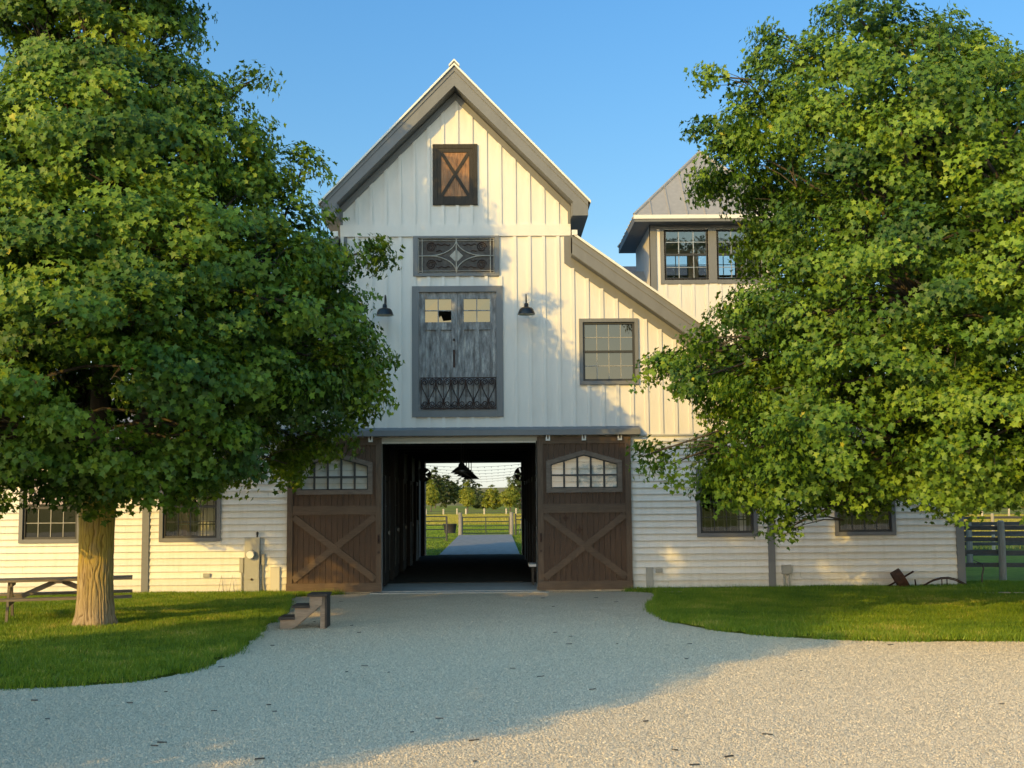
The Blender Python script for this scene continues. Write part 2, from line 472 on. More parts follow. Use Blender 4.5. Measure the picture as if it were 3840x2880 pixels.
# ------------------------------------------------------------------ mesh helpers
class MB:
    def __init__(s):
        s.v, s.f, s.m = [], [], []
    def add(s, vs, fs, mi=0):
        o = len(s.v)
        s.v += [tuple(p) for p in vs]
        for f in fs:
            s.f.append(tuple(o + i for i in f))
            s.m.append(mi)
        return s
    def box(s, x0, x1, y0, y1, z0, z1, mi=0):
        if x0 > x1: x0, x1 = x1, x0
        if y0 > y1: y0, y1 = y1, y0
        if z0 > z1: z0, z1 = z1, z0
        return s.add([(x0, y0, z0), (x1, y0, z0), (x1, y1, z0), (x0, y1, z0), (x0, y0, z1), (x1, y0, z1), (x1, y1, z1), (x0, y1, z1)],
                     [(0, 3, 2, 1), (4, 5, 6, 7), (0, 1, 5, 4), (1, 2, 6, 5), (2, 3, 7, 6), (3, 0, 4, 7)], mi)
    def prism(s, poly, y0, y1, mi=0):
        """XZ polygon extruded along Y"""
        n = len(poly)
        a = sum(poly[i][0] * poly[(i + 1) % n][1] - poly[(i + 1) % n][0] * poly[i][1] for i in range(n))
        if a < 0: poly = poly[::-1]
        vs = [(x, y0, z) for x, z in poly] + [(x, y1, z) for x, z in poly]
        fs = [tuple(range(n)), tuple(range(2 * n - 1, n - 1, -1))]
        fs += [(i, i + n, (i + 1) % n + n, (i + 1) % n) for i in range(n)]
        return s.add(vs, fs, mi)
    def yprism(s, poly, x0, x1, mi=0):
        """YZ polygon extruded along X"""
        n = len(poly)
        vs = [(x0, y, z) for y, z in poly] + [(x1, y, z) for y, z in poly]
        fs = [tuple(range(n - 1, -1, -1)), tuple(range(n, 2 * n))]
        fs += [(i, (i + 1) % n, (i + 1) % n + n, i + n) for i in range(n)]
        return s.add(vs, fs, mi)
    def zprism(s, poly, z0, z1, mi=0):
        n = len(poly)
        a = sum(poly[i][0] * poly[(i + 1) % n][1] - poly[(i + 1) % n][0] * poly[i][1] for i in range(n))
        if a < 0: poly = poly[::-1]
        vs = [(x, y, z0) for x, y in poly] + [(x, y, z1) for x, y in poly]
        fs = [tuple(range(n - 1, -1, -1)), tuple(range(n, 2 * n))]
        fs += [(i, (i + 1) % n, (i + 1) % n + n, i + n) for i in range(n)]
        return s.add(vs, fs, mi)
    def beam(s, p, q, w, h, up=(0, 0, 1), mi=0):
        p, q = Vector(p), Vector(q)
        d = (q - p).normalized()
        u = Vector(up)
        a = d.cross(u)
        if a.length < 1e-4: a = d.cross(Vector((0, 1, 0)))
        a.normalize()
        b = a.cross(d).normalized()
        vs = [c + a * (i * w / 2) + b * (j * h / 2) for c in (p, q) for i, j in ((-1, -1), (1, -1), (1, 1), (-1, 1))]
        return s.add(vs, [(3, 2, 1, 0), (4, 5, 6, 7), (0, 1, 5, 4), (1, 2, 6, 5), (2, 3, 7, 6), (3, 0, 4, 7)], mi)
    def tube(s, pts, r, n=8, mi=0, cap=True):
        pts = [Vector(p) for p in pts]
        rs = r if isinstance(r, (list, tuple)) else [r] * len(pts)
        o = len(s.v)
        ref = None
        for i, p in enumerate(pts):
            d = (pts[min(i + 1, len(pts) - 1)] - pts[max(i - 1, 0)]).normalized()
            if ref is None:
                ref = d.orthogonal().normalized()
            a = (ref - d * ref.dot(d))
            if a.length < 1e-5: a = d.orthogonal()
            a.normalize(); ref = a
            b = d.cross(a)
            for k in range(n):
                t = 2 * math.pi * k / n
                s.v.append(tuple(p + (a * math.cos(t) + b * math.sin(t)) * rs[i]))
        for i in range(len(pts) - 1):
            for k in range(n):
                s.f.append((o + i * n + k, o + i * n + (k + 1) % n, o + (i + 1) * n + (k + 1) % n, o + (i + 1) * n + k)); s.m.append(mi)
        if cap:
            s.f.append(tuple(o + k for k in range(n - 1, -1, -1))); s.m.append(mi)
            e = o + (len(pts) - 1) * n
            s.f.append(tuple(e + k for k in range(n))); s.m.append(mi)
        return s
    def lathe(s, prof, c=(0, 0, 0), n=24, mi=0):
        o = len(s.v)
        for r, z in prof:
            for k in range(n):
                t = 2 * math.pi * k / n
                s.v.append((c[0] + r * math.cos(t), c[1] + r * math.sin(t), c[2] + z))
        for i in range(len(prof) - 1):
            for k in range(n):
                s.f.append((o + i * n + k, o + i * n + (k + 1) % n, o + (i + 1) * n + (k + 1) % n, o + (i + 1) * n + k)); s.m.append(mi)
        return s
    def rot(s, ang, c=(0, 0)):
        ca, sa = math.cos(ang), math.sin(ang)
        s.v = [(c[0] + (x - c[0]) * ca - (y - c[1]) * sa, c[1] + (x - c[0]) * sa + (y - c[1]) * ca, z) for x, y, z in s.v]
        return s

ORIGIN = {}
def obj(name, mb, mats, parent=None, smooth=False, local=False):
    """links ONE mesh object; verts are world coordinates and are made relative to the thing's Empty"""
    me = bpy.data.meshes.new(name)
    sh = Vector((0, 0, 0))
    if parent is not None and not local:
        r = parent
        while r.parent is not None: r = r.parent
        sh = Vector(ORIGIN.get(r.name, (0, 0, 0)))
    me.from_pydata([(x - sh.x, y - sh.y, z - sh.z) for x, y, z in mb.v], [], mb.f)
    mats = mats if isinstance(mats, (list, tuple)) else [mats]
    for m in mats: me.materials.append(M[m] if isinstance(m, str) else m)
    if len(mats) > 1: me.polygons.foreach_set('material_index', mb.m)
    if smooth: me.polygons.foreach_set('use_smooth', [True] * len(me.polygons))
    me.update()
    o = bpy.data.objects.new(name, me)
    COL.objects.link(o)
    if parent is not None: o.parent = parent
    return o

def tag(o, label=None, cat=None, group=None, kind=None):
    if label: o['label'] = label
    if cat: o['category'] = cat
    if group: o['group'] = group
    if kind: o['kind'] = kind
    return o

def thing(name, label, cat, loc=(0, 0, 0), group=None, rz=0):
    o = bpy.data.objects.new(name, None)
    COL.objects.link(o)
    o.location = loc
    o.rotation_euler = (0, 0, rz)
    ORIGIN[o.name] = tuple(loc)
    return tag(o, label, cat, group)

def dup(o, parent=None):
    c = o.copy()
    COL.objects.link(c)
    c.parent = parent
    for ch in list(o.children): dup(ch, c)
    return c

# ------------------------------------------------------------------ ground
def sheet(name, poly, z, mat, kind='structure'):
    mb = MB()
    mb.add([(x, y, z) for x, y in poly], [tuple(range(len(poly)))])
    a = sum(poly[i][0] * poly[(i + 1) % len(poly)][1] - poly[(i + 1) % len(poly)][0] * poly[i][1] for i in range(len(poly)))
    if a < 0: mb.f = [mb.f[0][::-1]]
    return tag(obj(name, mb, mat), kind=kind)

sheet('ground', [(-3000, -3000), (3000, -3000), (3000, 3000), (-3000, 3000)], -0.03, 'field')
sheet('gravel_drive', [(-60, -60), (60, -60), (60, -8), (22, -2), (22, 0.1), (-14, 0.1), (-22, -2), (-60, -8)], 0.0, 'gravel')

LAWN_L = [(-4.75, 0.0), (-4.6, -0.9), (-4.45, -2.1), (-4.2, -4.2), (-4.05, -6.0), (-4.0, -7.4), (-3.88, -9.0), (-3.8, -10.3), (-3.8, -11.6), (-3.9, -12.6),
          (-4.2, -13.4), (-4.9, -13.9), (-5.9, -14.1), (-8, -14.3), (-14, -14.0), (-20, -12), (-20, 0.0)]
LAWN_R = [(3.5, 0.0), (3.62, -0.7), (3.5, -1.7), (3.2, -3.1), (2.98, -4.7), (2.97, -6.2), (3.1, -7.4), (3.6, -8.7), (4.2, -9.45), (4.9, -9.95), (6.0, -10.35), (7.8, -10.45), (12, -10.4), (20, -9.5),
          (26, -8), (26, 1.2), (11.5, 1.2), (11.2, 0.0)]

def smooth_poly(p, k=3):
    out = []
    n = len(p)
    for i in range(n):
        p0, p1, p2, p3 = (Vector((*p[(i + j) % n], 0)) for j in (-1, 0, 1, 2))
        if (p2 - p1).length > 6:
            out.append((p1.x, p1.y)); continue
        for q in range(k):
            t = q / k
            v = 0.5 * ((2 * p1) + (p2 - p0) * t + (2 * p0 - 5 * p1 + 4 * p2 - p3) * t * t + (3 * p1 - p0 - 3 * p2 + p3) * t ** 3)
            out.append((v.x, v.y))
    return out

def lawn(poly, name='lawn'):
    mb = MB()
    n = len(poly)
    cx = sum(p[0] for p in poly) / n; cy = sum(p[1] for p in poly) / n
    a = sum(poly[i][0] * poly[(i + 1) % n][1] - poly[(i + 1) % n][0] * poly[i][1] for i in range(n))
    if a < 0: poly = poly[::-1]
    inner = []
    for i in range(n):
        p, q = Vector(poly[i - 1]), Vector(poly[(i + 1) % n])
        d = (q - p).normalized()
        inner.append((poly[i][0] - d.y * 0.12, poly[i][1] + d.x * 0.12))
    vs = [(x, y, -0.01) for x, y in poly] + [(x, y, 0.045) for x, y in inner]
    fs = [(i, (i + 1) % n, (i + 1) % n + n, i + n) for i in range(n)] + [tuple(range(n, 2 * n))]
    mb.add(vs, fs)
    return tag(obj(name, mb, 'lawn'), kind='structure')
LL, LR = smooth_poly(LAWN_L), smooth_poly(LAWN_R)
lawn(LL); lawn(LR)

def inside(px, py, poly):
    c = np.zeros(len(px), bool)
    n = len(poly)
    for i in range(n):
        x1, y1 = poly[i]; x2, y2 = poly[(i + 1) % n]
        if y1 == y2: continue
        m = ((y1 > py) != (y2 > py)) & (px < (x2 - x1) * (py - y1) / (y2 - y1) + x1)
        c ^= m
    return c

def np_mesh(name, V, F, mats, rnd=None, parent=None, smooth=False):
    """V (n,3), F (m,3) numpy triangles"""
    me = bpy.data.meshes.new(name)
    me.vertices.add(len(V)); me.vertices.foreach_set('co', V.astype(np.float32).ravel())
    me.loops.add(F.size); me.loops.foreach_set('vertex_index', F.astype(np.int32).ravel())
    me.polygons.add(len(F))
    me.polygons.foreach_set('loop_start', np.arange(0, F.size, 3, dtype=np.int32))
    if smooth: me.polygons.foreach_set('use_smooth', np.ones(len(F), bool))
    if rnd is not None:
        at = me.attributes.new('rnd', 'FLOAT', 'POINT')
        at.data.foreach_set('value', rnd.astype(np.float32))
    me.update(calc_edges=True)
    me.materials.append(M[mats])
    o = bpy.data.objects.new(name, me)
    COL.objects.link(o)
    if parent is not None: o.parent = parent
    return o

rng = np.random.default_rng(11)

def noise2(x, y, seed=0, s=1.0):
    """cheap smooth value noise, numpy"""
    r = np.random.default_rng(seed).random((64, 64))
    x = x * s; y = y * s
    xi = np.floor(x).astype(int); yi = np.floor(y).astype(int)
    fx = x - xi; fy = y - yi
    fx = fx * fx * (3 - 2 * fx); fy = fy * fy * (3 - 2 * fy)
    g = lambda a, b: r[a % 64, b % 64]
    return (g(xi, yi) * (1 - fx) + g(xi + 1, yi) * fx) * (1 - fy) + (g(xi, yi + 1) * (1 - fx) + g(xi + 1, yi + 1) * fx) * fy

def grass(poly, n, x0, x1, y0, y1, name='grass', hmin=0.03, hmax=0.075, z0=0.04, w0=0.0065, mat='grassblade'):
    x = rng.uniform(x0, x1, n); y = rng.uniform(y0, y1, n)
    ex = (noise2(x, y, 8, 4.0) - .5) * .22 + (noise2(x, y, 9, 13.0) - .5) * .12
    k = inside(x + ex, y + ex, poly)
    x, y = x[k], y[k]
    n = len(x)
    pat = noise2(x, y, 3, 1.1) * 0.45 + noise2(x, y, 4, 4.0) * 0.35 + noise2(x, y, 5, 11.0) * .2
    h = (hmin + (hmax - hmin) * rng.random(n)) * (0.35 + 1.3 * pat)
    a = rng.uniform(0, 2 * np.pi, n)
    w = w0 * (1 + .6 * rng.random(n))
    lean = rng.normal(0, 0.45, (n, 2)) * h[:, None]
    V = np.zeros((n, 3, 3))
    V[:, 0] = np.c_[x - np.cos(a) * w, y - np.sin(a) * w, np.full(n, z0 - 0.01)]
    V[:, 1] = np.c_[x + np.cos(a) * w, y + np.sin(a) * w, np.full(n, z0 - 0.01)]
    V[:, 2] = np.c_[x + lean[:, 0], y + lean[:, 1], z0 + h]
    r = np.clip(0.05 + 0.85 * noise2(x, y, 6, .8) * .6 + .5 * noise2(x, y, 7, 3.3) + rng.normal(0, 0.17, n), 0, 1)
    F = np.arange(3 * n).reshape(n, 3)
    o = np_mesh(name, V.reshape(-1, 3), F, mat, np.repeat(r, 3))
    return tag(o, kind='stuff')
g1 = grass(LL, 330000, -13.5, -3.6, -14.4, 0)
tag(g1, 'short mown grass around the left maple', 'grass')
g2 = grass(LR, 430000, 2.8, 17.5, -10.6, 1.2)
tag(g2, 'short mown grass in front of the right wing', 'grass')

def edge_tufts(poly, n, x0, x1, y0, y1):
    # longer blades hanging over the gravel along the lawn's edge and the foot of the wall
    P = np.array(poly + [poly[0]])
    seg = np.linalg.norm(np.diff(P, axis=0), axis=1)
    cum = np.r_[0, np.cumsum(seg)]
    t = rng.uniform(0, cum[-1], n)
    i = np.clip(np.searchsorted(cum, t) - 1, 0, len(seg) - 1)
    f = (t - cum[i]) / np.maximum(seg[i], 1e-6)
    p = P[i] + (P[i + 1] - P[i]) * f[:, None]
    cl = noise2(t, t * 0, 12, 1.9)
    p = p + rng.normal(0, 1, (n, 2)) * (.02 + .06 * cl)[:, None]
    k = (p[:, 0] > x0) & (p[:, 0] < x1) & (p[:, 1] > y0) & (p[:, 1] < y1) & (cl > .3)
    p, cl = p[k], cl[k]
    n = len(p)
    p[:, 1] = np.minimum(p[:, 1], -.07)
    h = (.03 + .09 * rng.random(n) ** 2) * (.5 + cl)
    a = rng.uniform(0, 6.28, n); w = .005
    V = np.zeros((n, 3, 3))
    V[:, 0] = np.c_[p[:, 0] - np.cos(a) * w, p[:, 1] - np.sin(a) * w, np.zeros(n)]
    V[:, 1] = np.c_[p[:, 0] + np.cos(a) * w, p[:, 1] + np.sin(a) * w, np.zeros(n)]
    V[:, 2] = np.c_[p + rng.normal(0, .5, (n, 2)) * h[:, None], h + .03]
    o = np_mesh('grass_tufts', V.reshape(-1, 3), np.arange(3 * n).reshape(n, 3), 'grassblade', np.repeat(np.clip(rng.normal(.5, .25, n), 0, 1), 3))
    return tag(o, 'longer ragged grass along the edge of the lawn', 'grass', kind='stuff')
edge_tufts(LL, 22000, -13.5, -3.4, -14.6, 0.1)
edge_tufts(LR, 30000, 2.6, 17.5, -10.9, .1)

def stones(n, x0, x1, y0, y1, name='gravel'):
    x = rng.uniform(x0, x1, n)
    # denser towards the camera
    y = y0 + (y1 - y0) * rng.random(n) ** 1.35
    k = ~inside(x, y, LL) & ~inside(x, y, LR)
    x, y = x[k], y[k]; n = len(x)
    s = 0.0055 + 0.008 * rng.random(n) ** 2.6
    base = np.array([(1, 0, 0), (0, 1, 0), (-1, 0, 0), (0, -1, 0), (0, 0, 1)], float)
    fac = np.array([(0, 1, 4), (1, 2, 4), (2, 3, 4), (3, 0, 4)])
    a = rng.uniform(0, 6.28, n)
    ca, sa = np.cos(a), np.sin(a)
    el = rng.uniform(0.7, 1.5, n)
    P = base[None] * s[:, None, None]
    P = P * np.stack([el, np.ones(n), rng.uniform(0.65, 1.0, n)], 1)[:, None, :]
    P += rng.normal(0, 0.22, P.shape) * s[:, None, None]
    X = P[..., 0] * ca[:, None] - P[..., 1] * sa[:, None] + x[:, None]
    Y = P[..., 0] * sa[:, None] + P[..., 1] * ca[:, None] + y[:, None]
    Z = np.maximum(P[..., 2], -0.003) + 0.001
    V = np.stack([X, Y, Z], -1).reshape(-1, 3)
    F = (fac[None] + (np.arange(n) * 5)[:, None, None]).reshape(-1, 3)
    o = np_mesh(name, V, F, 'stone', np.repeat(rng.random(n), 5))
    return tag(o, 'loose pale limestone chips covering the driveway', 'gravel', kind='stuff')
stones(800000, -6.5, 9.5, -19.5, 0)

# loose twigs and leaf scraps on the drive
mb = MB()
for i in range(70):
    x, y = random.uniform(-5.5, 9), -19 + 18.5 * random.random() ** 1.2
    a = random.uniform(-0.5, 0.5); l = random.uniform(0.015, 0.05)
    mb.beam((x - l * math.cos(a), y - l * math.sin(a), 0.012), (x + l * math.cos(a), y + l * math.sin(a), 0.014), random.uniform(0.006, 0.02), 0.008)
tag(obj('twigs', mb, 'tread'), 'dark twigs and leaf scraps scattered over the gravel', 'debris', kind='stuff')

# strip of pale edging stones in the right lawn
mb = MB()
for i in range(26):
    x = 3.72 + i * 0.085 if i < 12 else 10.2 + (i - 12) * 0.33
    w = 0.04 if i < 12 else random.uniform(0.1, 0.17)
    y = -1.25 + random.uniform(-.04, .04) if i < 12 else -2.35 + random.uniform(-.08, .08)
    mb.box(x - w, x + w, y - 0.07, y + 0.07, 0.0, 0.055 + random.uniform(0, .02))
tag(obj('edging_stones', mb, 'stone'), 'flat pale stones set in the right hand lawn', 'edging', kind='stuff')

# ------------------------------------------------------------------ barn
GX = -0.93            # centre of the gable
OX0, OX1, OZ = -2.68, 0.93, 3.51
CX = (OX0 + OX1) / 2
DEPTH = 17.8
barn = thing('barn', 'white horse barn with tall gable, open brown doors and grey trim', 'barn', (CX, 0, 0))
def mir(x): return 2 * CX - x

WIN_LOW = [(4.67, 6.09), (7.90, 9.33), (mir(6.09), mir(4.67)), (mir(9.33), mir(7.90))]
WZ0, WZ1 = 1.23, 2.85
WIN_UP = [(1.98, 3.38), (mir(3.38), mir(1.98))]
UZ0, UZ1 = 4.82, 6.39
SLOPE = 0.72
def shed_top(x):      # top of the shed roofs, both sides
    d = abs(x - GX) - 2.74
    return 8.33 - SLOPE * d
def shed_low(x):
    return shed_top(x) - 0.72
def gable_low(x):
    return 11.87 - 1.014 * abs(x - GX)

def cells(mb, x0, x1, zb, zt, holes, y0, y1, cuts=(), mi=0):
    xs = sorted({x0, x1, *[c for c in cuts if x0 < c < x1], *[h[k] for h in holes for k in (0, 1) if x0 < h[k] < x1]})
    for a, b in zip(xs, xs[1:]):
        m = (a + b) / 2
        hs = sorted([(h[2], h[3]) for h in holes if h[0] < m < h[1]])
        lo = zb
        spans = []
        for h0, h1 in hs:
            if h0 > lo: spans.append((lo, h0))
            lo = max(lo, h1)
        spans.append((lo, None))
        for s0, s1 in spans:
            za, zc = (s1, s1) if s1 is not None else (zt(a + 1e-6), zt(b - 1e-6))
            if max(za, zc) - s0 < 0.01: continue
            mb.prism([(a, s0), (b, s0), (b, max(zc, s0 + .001)), (a, max(za, s0 + .001))], y0, y1, mi)

XL, XR = mir(6.48), 6.48      # main block
WXL, WXR = mir(10.9), 10.9    # wing ends
ZB = 3.62
up_holes = [(a + .07, b - .07, UZ0 + .07, UZ1 - .07) for a, b in WIN_UP] + [(-1.82, 0.03, 4.24, 7.07)]
def up_top(x):
    if abs(x - GX) <= 2.74: return gable_low(x)
    return shed_low(x) + 0.1
mb = MB()
cells(mb, XL, XR, ZB, up_top, up_holes, 0.0, 0.14, cuts=(GX - 2.74, GX, GX + 2.74))
wall = obj('board_wall', mb, 'white', barn)
# battens
mb = MB()
k = 0
bx = -12
pitch = 0.342
avoid = [(a - .0, b + .0, UZ0, UZ1) for a, b in WIN_UP] + [(-1.97, 0.18, 4.08, 7.19), (-1.94, 0.11, 7.43, 8.4), (-1.47, -0.40, 9.15, 10.63)]
for i in range(-40, 40):
    x = GX + 0.04 + i * pitch
    if not (XL + .1 < x < XR - .1): continue
    segs = [(8.67, gable_low(x) - .12)] if abs(x - GX) < 2.7 else []
    top = 8.39 if abs(x - GX) < 2.72 else shed_low(x) + 0.02
    if top > ZB + .1: segs.append((ZB + 0.02, top))
    for s0, s1 in segs:
        parts = [(s0, s1)]
        for a, b, h0, h1 in avoid:
            if a - .04 < x < b + .04:
                np_ = []
                for p0, p1 in parts:
                    if h1 <= p0 or h0 >= p1: np_.append((p0, p1)); continue
                    if h0 > p0: np_.append((p0, h0))
                    if h1 < p1: np_.append((h1, p1))
                parts = np_
        for p0, p1 in parts:
            if p1 - p0 > 0.02: mb.box(x - .038, x + .038, -0.038, 0.003, p0, p1)
obj('batten', mb, 'white', barn)
mb = MB()
mb.box(GX - 2.74, GX + 2.74, -0.05, 0.004, 8.39, 8.67)
obj('belt_board', mb, 'white', barn)

# lower lap siding
low_holes = [(a + .08, b - .08, WZ0 + .08, WZ1 - .08) for a, b in WIN_LOW] + [(OX0, OX1, -1, OZ)]
mb = MB()
cells(mb, WXL, WXR, 0.0, lambda x: ZB - .002, low_holes, 0.0, 0.14)
obj('lower_wall', mb, 'white', barn)
def lap(mb, x0, x1, z0, z1, holes, step=0.154):
    z = z0
    while z < z1 - 0.02:
        zt = min(z + step, z1)
        zm = (z + zt) / 2
        iv = [(x0, x1)]
        for h in holes:
            if h[2] < zm < h[3]:
                nv = []
                for a, b in iv:
                    if h[1] <= a or h[0] >= b: nv.append((a, b)); continue
                    if h[0] > a: nv.append((a, h[0]))
                    if h[1] < b: nv.append((h[1], b))
                iv = nv
        for a, b in iv:
            # butt joints between planks of about 3.6 m
            j = [a]
            q = a + 0.9 + ((z * 37.7) % 1) * 2.6
            while q < b - 0.4:
                j.append(q); q += 3.6
            j.append(b)
            for c, d in zip(j, j[1:]):
                w = random.uniform(-.0012, .0012)
                mb.yprism([(-0.0345 + w, z + .012), (-0.004, zt + 0.004), (0.004, zt + 0.004), (0.004, z + .012)], c + .0012, d - .0012)
                mb.yprism([(-0.038 + w, z), (-0.0345 + w, z + .0119), (0.003, z + .0119), (0.003, z)], c + .0012, d - .0012, 1)  # lip strip that carries the painted lap shadow
        z += step
mb = MB()
lap(mb, WXL + .14, WXR - .14, 0.075, ZB - .02, low_holes)
obj('lap_siding', mb, ['siding', 'lapshade'], barn)
mb = MB()
mb.box(WXL, OX0 - .001, -0.012, 0.0, 0.0, 0.07); mb.box(OX1 + .001, WXR, -0.012, 0.0, 0.0, 0.07)
obj('base_board', mb, 'white', barn)
mb = MB()
for q in ((3.2, XR), (XL, mir(3.2))): obj('drip_edge', MB().box(q[0], q[1], -0.058, 0.0, ZB - .018, ZB + .022), 'trim2', barn)
for xc in (6.40, mir(6.40)):
    mb = MB(); mb.box(xc - .08, xc + .08, -0.06, -0.001, 0.0, ZB - .03)
    obj('corner_board', mb, 'trim', barn)
for xc, s in ((WXR, 1), (WXL, -1)):
    mb = MB()
    mb.box(xc - s * .16, xc + s * .022, -0.06, -0.001, 0.02, ZB - .03)
    mb.box(xc, xc + s * .022, 0.0, 0.14, 0.02, ZB - .03)
    obj('corner_board', mb, 'trim', barn)
# side and rear walls, floors
mb = MB()
WD = 9.0
for xc in (WXL, WXR - .14):
    mb.box(xc, xc + .14, 0.14, WD, 0, 3.2)
    mb.prism([(xc, 3.2), (xc + .14, 3.2), (xc + .14, 3.21), (xc, 3.21)], 0.14, WD)
mb.box(WXL, XL, WD - .14, WD, 0, 3.2); mb.box(XR, WXR, WD - .14, WD, 0, 3.2)
for s in (XL, XR - .14):
    mb.box(s, s + .14, 0.14, DEPTH, ZB, shed_low(s) + .05)
    mb.box(s, s + .14, WD, DEPTH, 0, ZB)
for s in (GX - 2.74, GX + 2.6):
    mb.box(s, s + .14, 0.14, DEPTH, 6.8, 9.0)
obj('side_wall', mb, 'white', barn)
mb = MB()
cells(mb, XL, XR, 0, up_top, [(OX0, OX1, -1, OZ)], DEPTH, DEPTH + .14, cuts=(GX - 2.74, GX, GX + 2.74))
obj('rear_wall', mb, 'white', barn)
# gables of the wings (cheek above side wall)
for xc in (WXL, WXR - .14):
    obj('wing_gable', MB().yprism([(0.0, 3.2), (WD, 3.2), (WD / 2, 5.0)], xc, xc + .14), 'white', barn)

# --- main gable roof
def rake_poly(s):
    return [(GX, 12.40), (GX + s * 3.13, 9.12), (GX + s * 3.13, 8.77), (GX + s * 2.77, 8.77), (GX + s * 2.77, 9.11), (GX, 11.92)]
for s in (1, -1):
    mb = MB()
    mb.prism(rake_poly(s), -0.50, -0.46)
    # thin upper board line
    p = rake_poly(s)
    mb.prism([(GX, 12.40), (GX + s * 3.13, 9.12), (GX + s * 3.13, 9.00), (GX, 12.27)], -0.522, -0.501)
    # soffit
    mb.prism([(GX + s * 2.77, 9.11), (GX, 11.92), (GX, 11.95), (GX + s * 2.77, 9.14)], -0.459, 0.0)
    mb.prism([(GX, 11.90), (GX + s * 2.74, 9.12), (GX + s * 2.74, 8.671), (GX + s * 2.68, 8.671), (GX + s * 2.68, 8.98), (GX, 11.72)], -0.048, -0.001)
    mb.prism([(GX + s * 2.742, 8.77), (GX + s * 3.13, 8.77), (GX + s * 3.13, 9.08), (GX + s * 2.742, 9.08)], -0.459, DEPTH + .4)
    obj('rake_trim', mb, 'trim', barn)
    # frieze on the wall along the rake
    mb = MB()
    mb.box(GX + s * 2.60, GX + s * 2.74, -0.03, 0.0, 8.39, 8.39 + .001)
    # roof sheet
    mb = MB()
    mb.prism([(GX, 12.405), (GX + s * 3.19, 9.062), (GX + s * 3.19, 9.098), (GX, 12.445)], -0.545, DEPTH + .45, 0)
    L = math.hypot(3.19, 3.343)
    for q in range(46):
        yy = -0.45 + q * 0.41
        mb.prism([(GX, 12.445), (GX + s * 3.19, 9.098), (GX + s * 3.19, 9.125), (GX, 12.472)], yy, yy + .025, 0)
    mb.prism([(GX, 12.400), (GX + s * 3.195, 9.052), (GX + s * 3.195, 9.112), (GX, 12.46)], -0.572, -0.546, 1)
    obj('roof', mb, ['roof', 'roofedge'], barn)
mb = MB()
mb.prism([(GX - .12, 12.36), (GX, 12.49), (GX + .12, 12.36), (GX + .13, 12.40), (GX, 12.54), (GX - .13, 12.40)], -0.60, DEPTH + .5)
obj('ridge_cap', mb, 'roofedge', barn)
# ridge vent seen just behind the right slope
mb = MB()
mb.prism([(GX + .55, 11.9), (GX + .95, 11.48), (GX + 1.02, 11.62), (GX + .66, 12.02)], 3.0, 3.5)
obj('roof_vent', mb, 'trim', barn)

# --- shed roofs
SX = 6.85
for s in (1, -1):
    X = lambda d: GX + s * (2.74 + d)
    E_ = SX - (GX + 2.74)
    T = lambda d: 8.33 - SLOPE * d
    mb = MB()
    mb.prism([(X(.012), T(0)), (X(E_), T(E_)), (X(E_), T(E_) - .46), (X(.012), T(0) - .46)], -0.40, -0.36)
    mb.prism([(X(.012), T(0)), (X(E_), T(E_)), (X(E_), T(E_) - .17), (X(.012), T(0) - .17)], -0.42, -0.401)
    mb.prism([(X(.0), T(0) - .46), (X(E_), T(E_) - .46), (X(E_), T(E_) - .42), (X(0), T(0) - .42)], -0.359, -0.031)
    mb.prism([(X(-.16), 8.385), (X(0.004), 8.385), (X(0.004), T(0) - .421), (X(E_ - .4), T(E_ - .4) - .421), (X(E_ - .4), T(E_ - .4) - .72), (X(.0), T(0) - .72), (X(-.16), T(0) - .60)], -0.030, 0.0)
    obj('shed_rake_trim', mb, 'trim', barn)
    mb = MB()
    mb.prism([(X(.012), T(0) + .004), (X(E_ + .06), T(E_ + .06) + .004), (X(E_ + .06), T(E_ + .06) + .04), (X(.012), T(0) + .04)], -0.445, DEPTH + .4, 0)
    for q in range(46):
        yy = -0.35 + q * 0.41
        mb.prism([(X(.012), T(0) + .04), (X(E_ + .06), T(E_ + .06) + .04), (X(E_ + .06), T(E_ + .06) + .066), (X(.012), T(0) + .066)], yy, yy + .025, 0)
    mb.prism([(X(.012), T(0) + .0), (X(E_ + .065), T(E_ + .065) + .0), (X(E_ + .065), T(E_ + .065) + .062), (X(.012), T(0) + .062)], -0.472, -0.446, 1)
    mb.box(X(.002), X(.13), -0.49, -0.43, T(0) - .02, T(0) + .1, 1)
    obj('shed_roof', mb, ['roof', 'roofedge'], barn)
    mb = MB()
    mb.box(min(X(E_), X(E_ - .35)), max(X(E_), X(E_ - .35)), -0.359, DEPTH, T(E_) - .48, T(E_) - .461)
    obj('shed_soffit', mb, 'trim', barn)

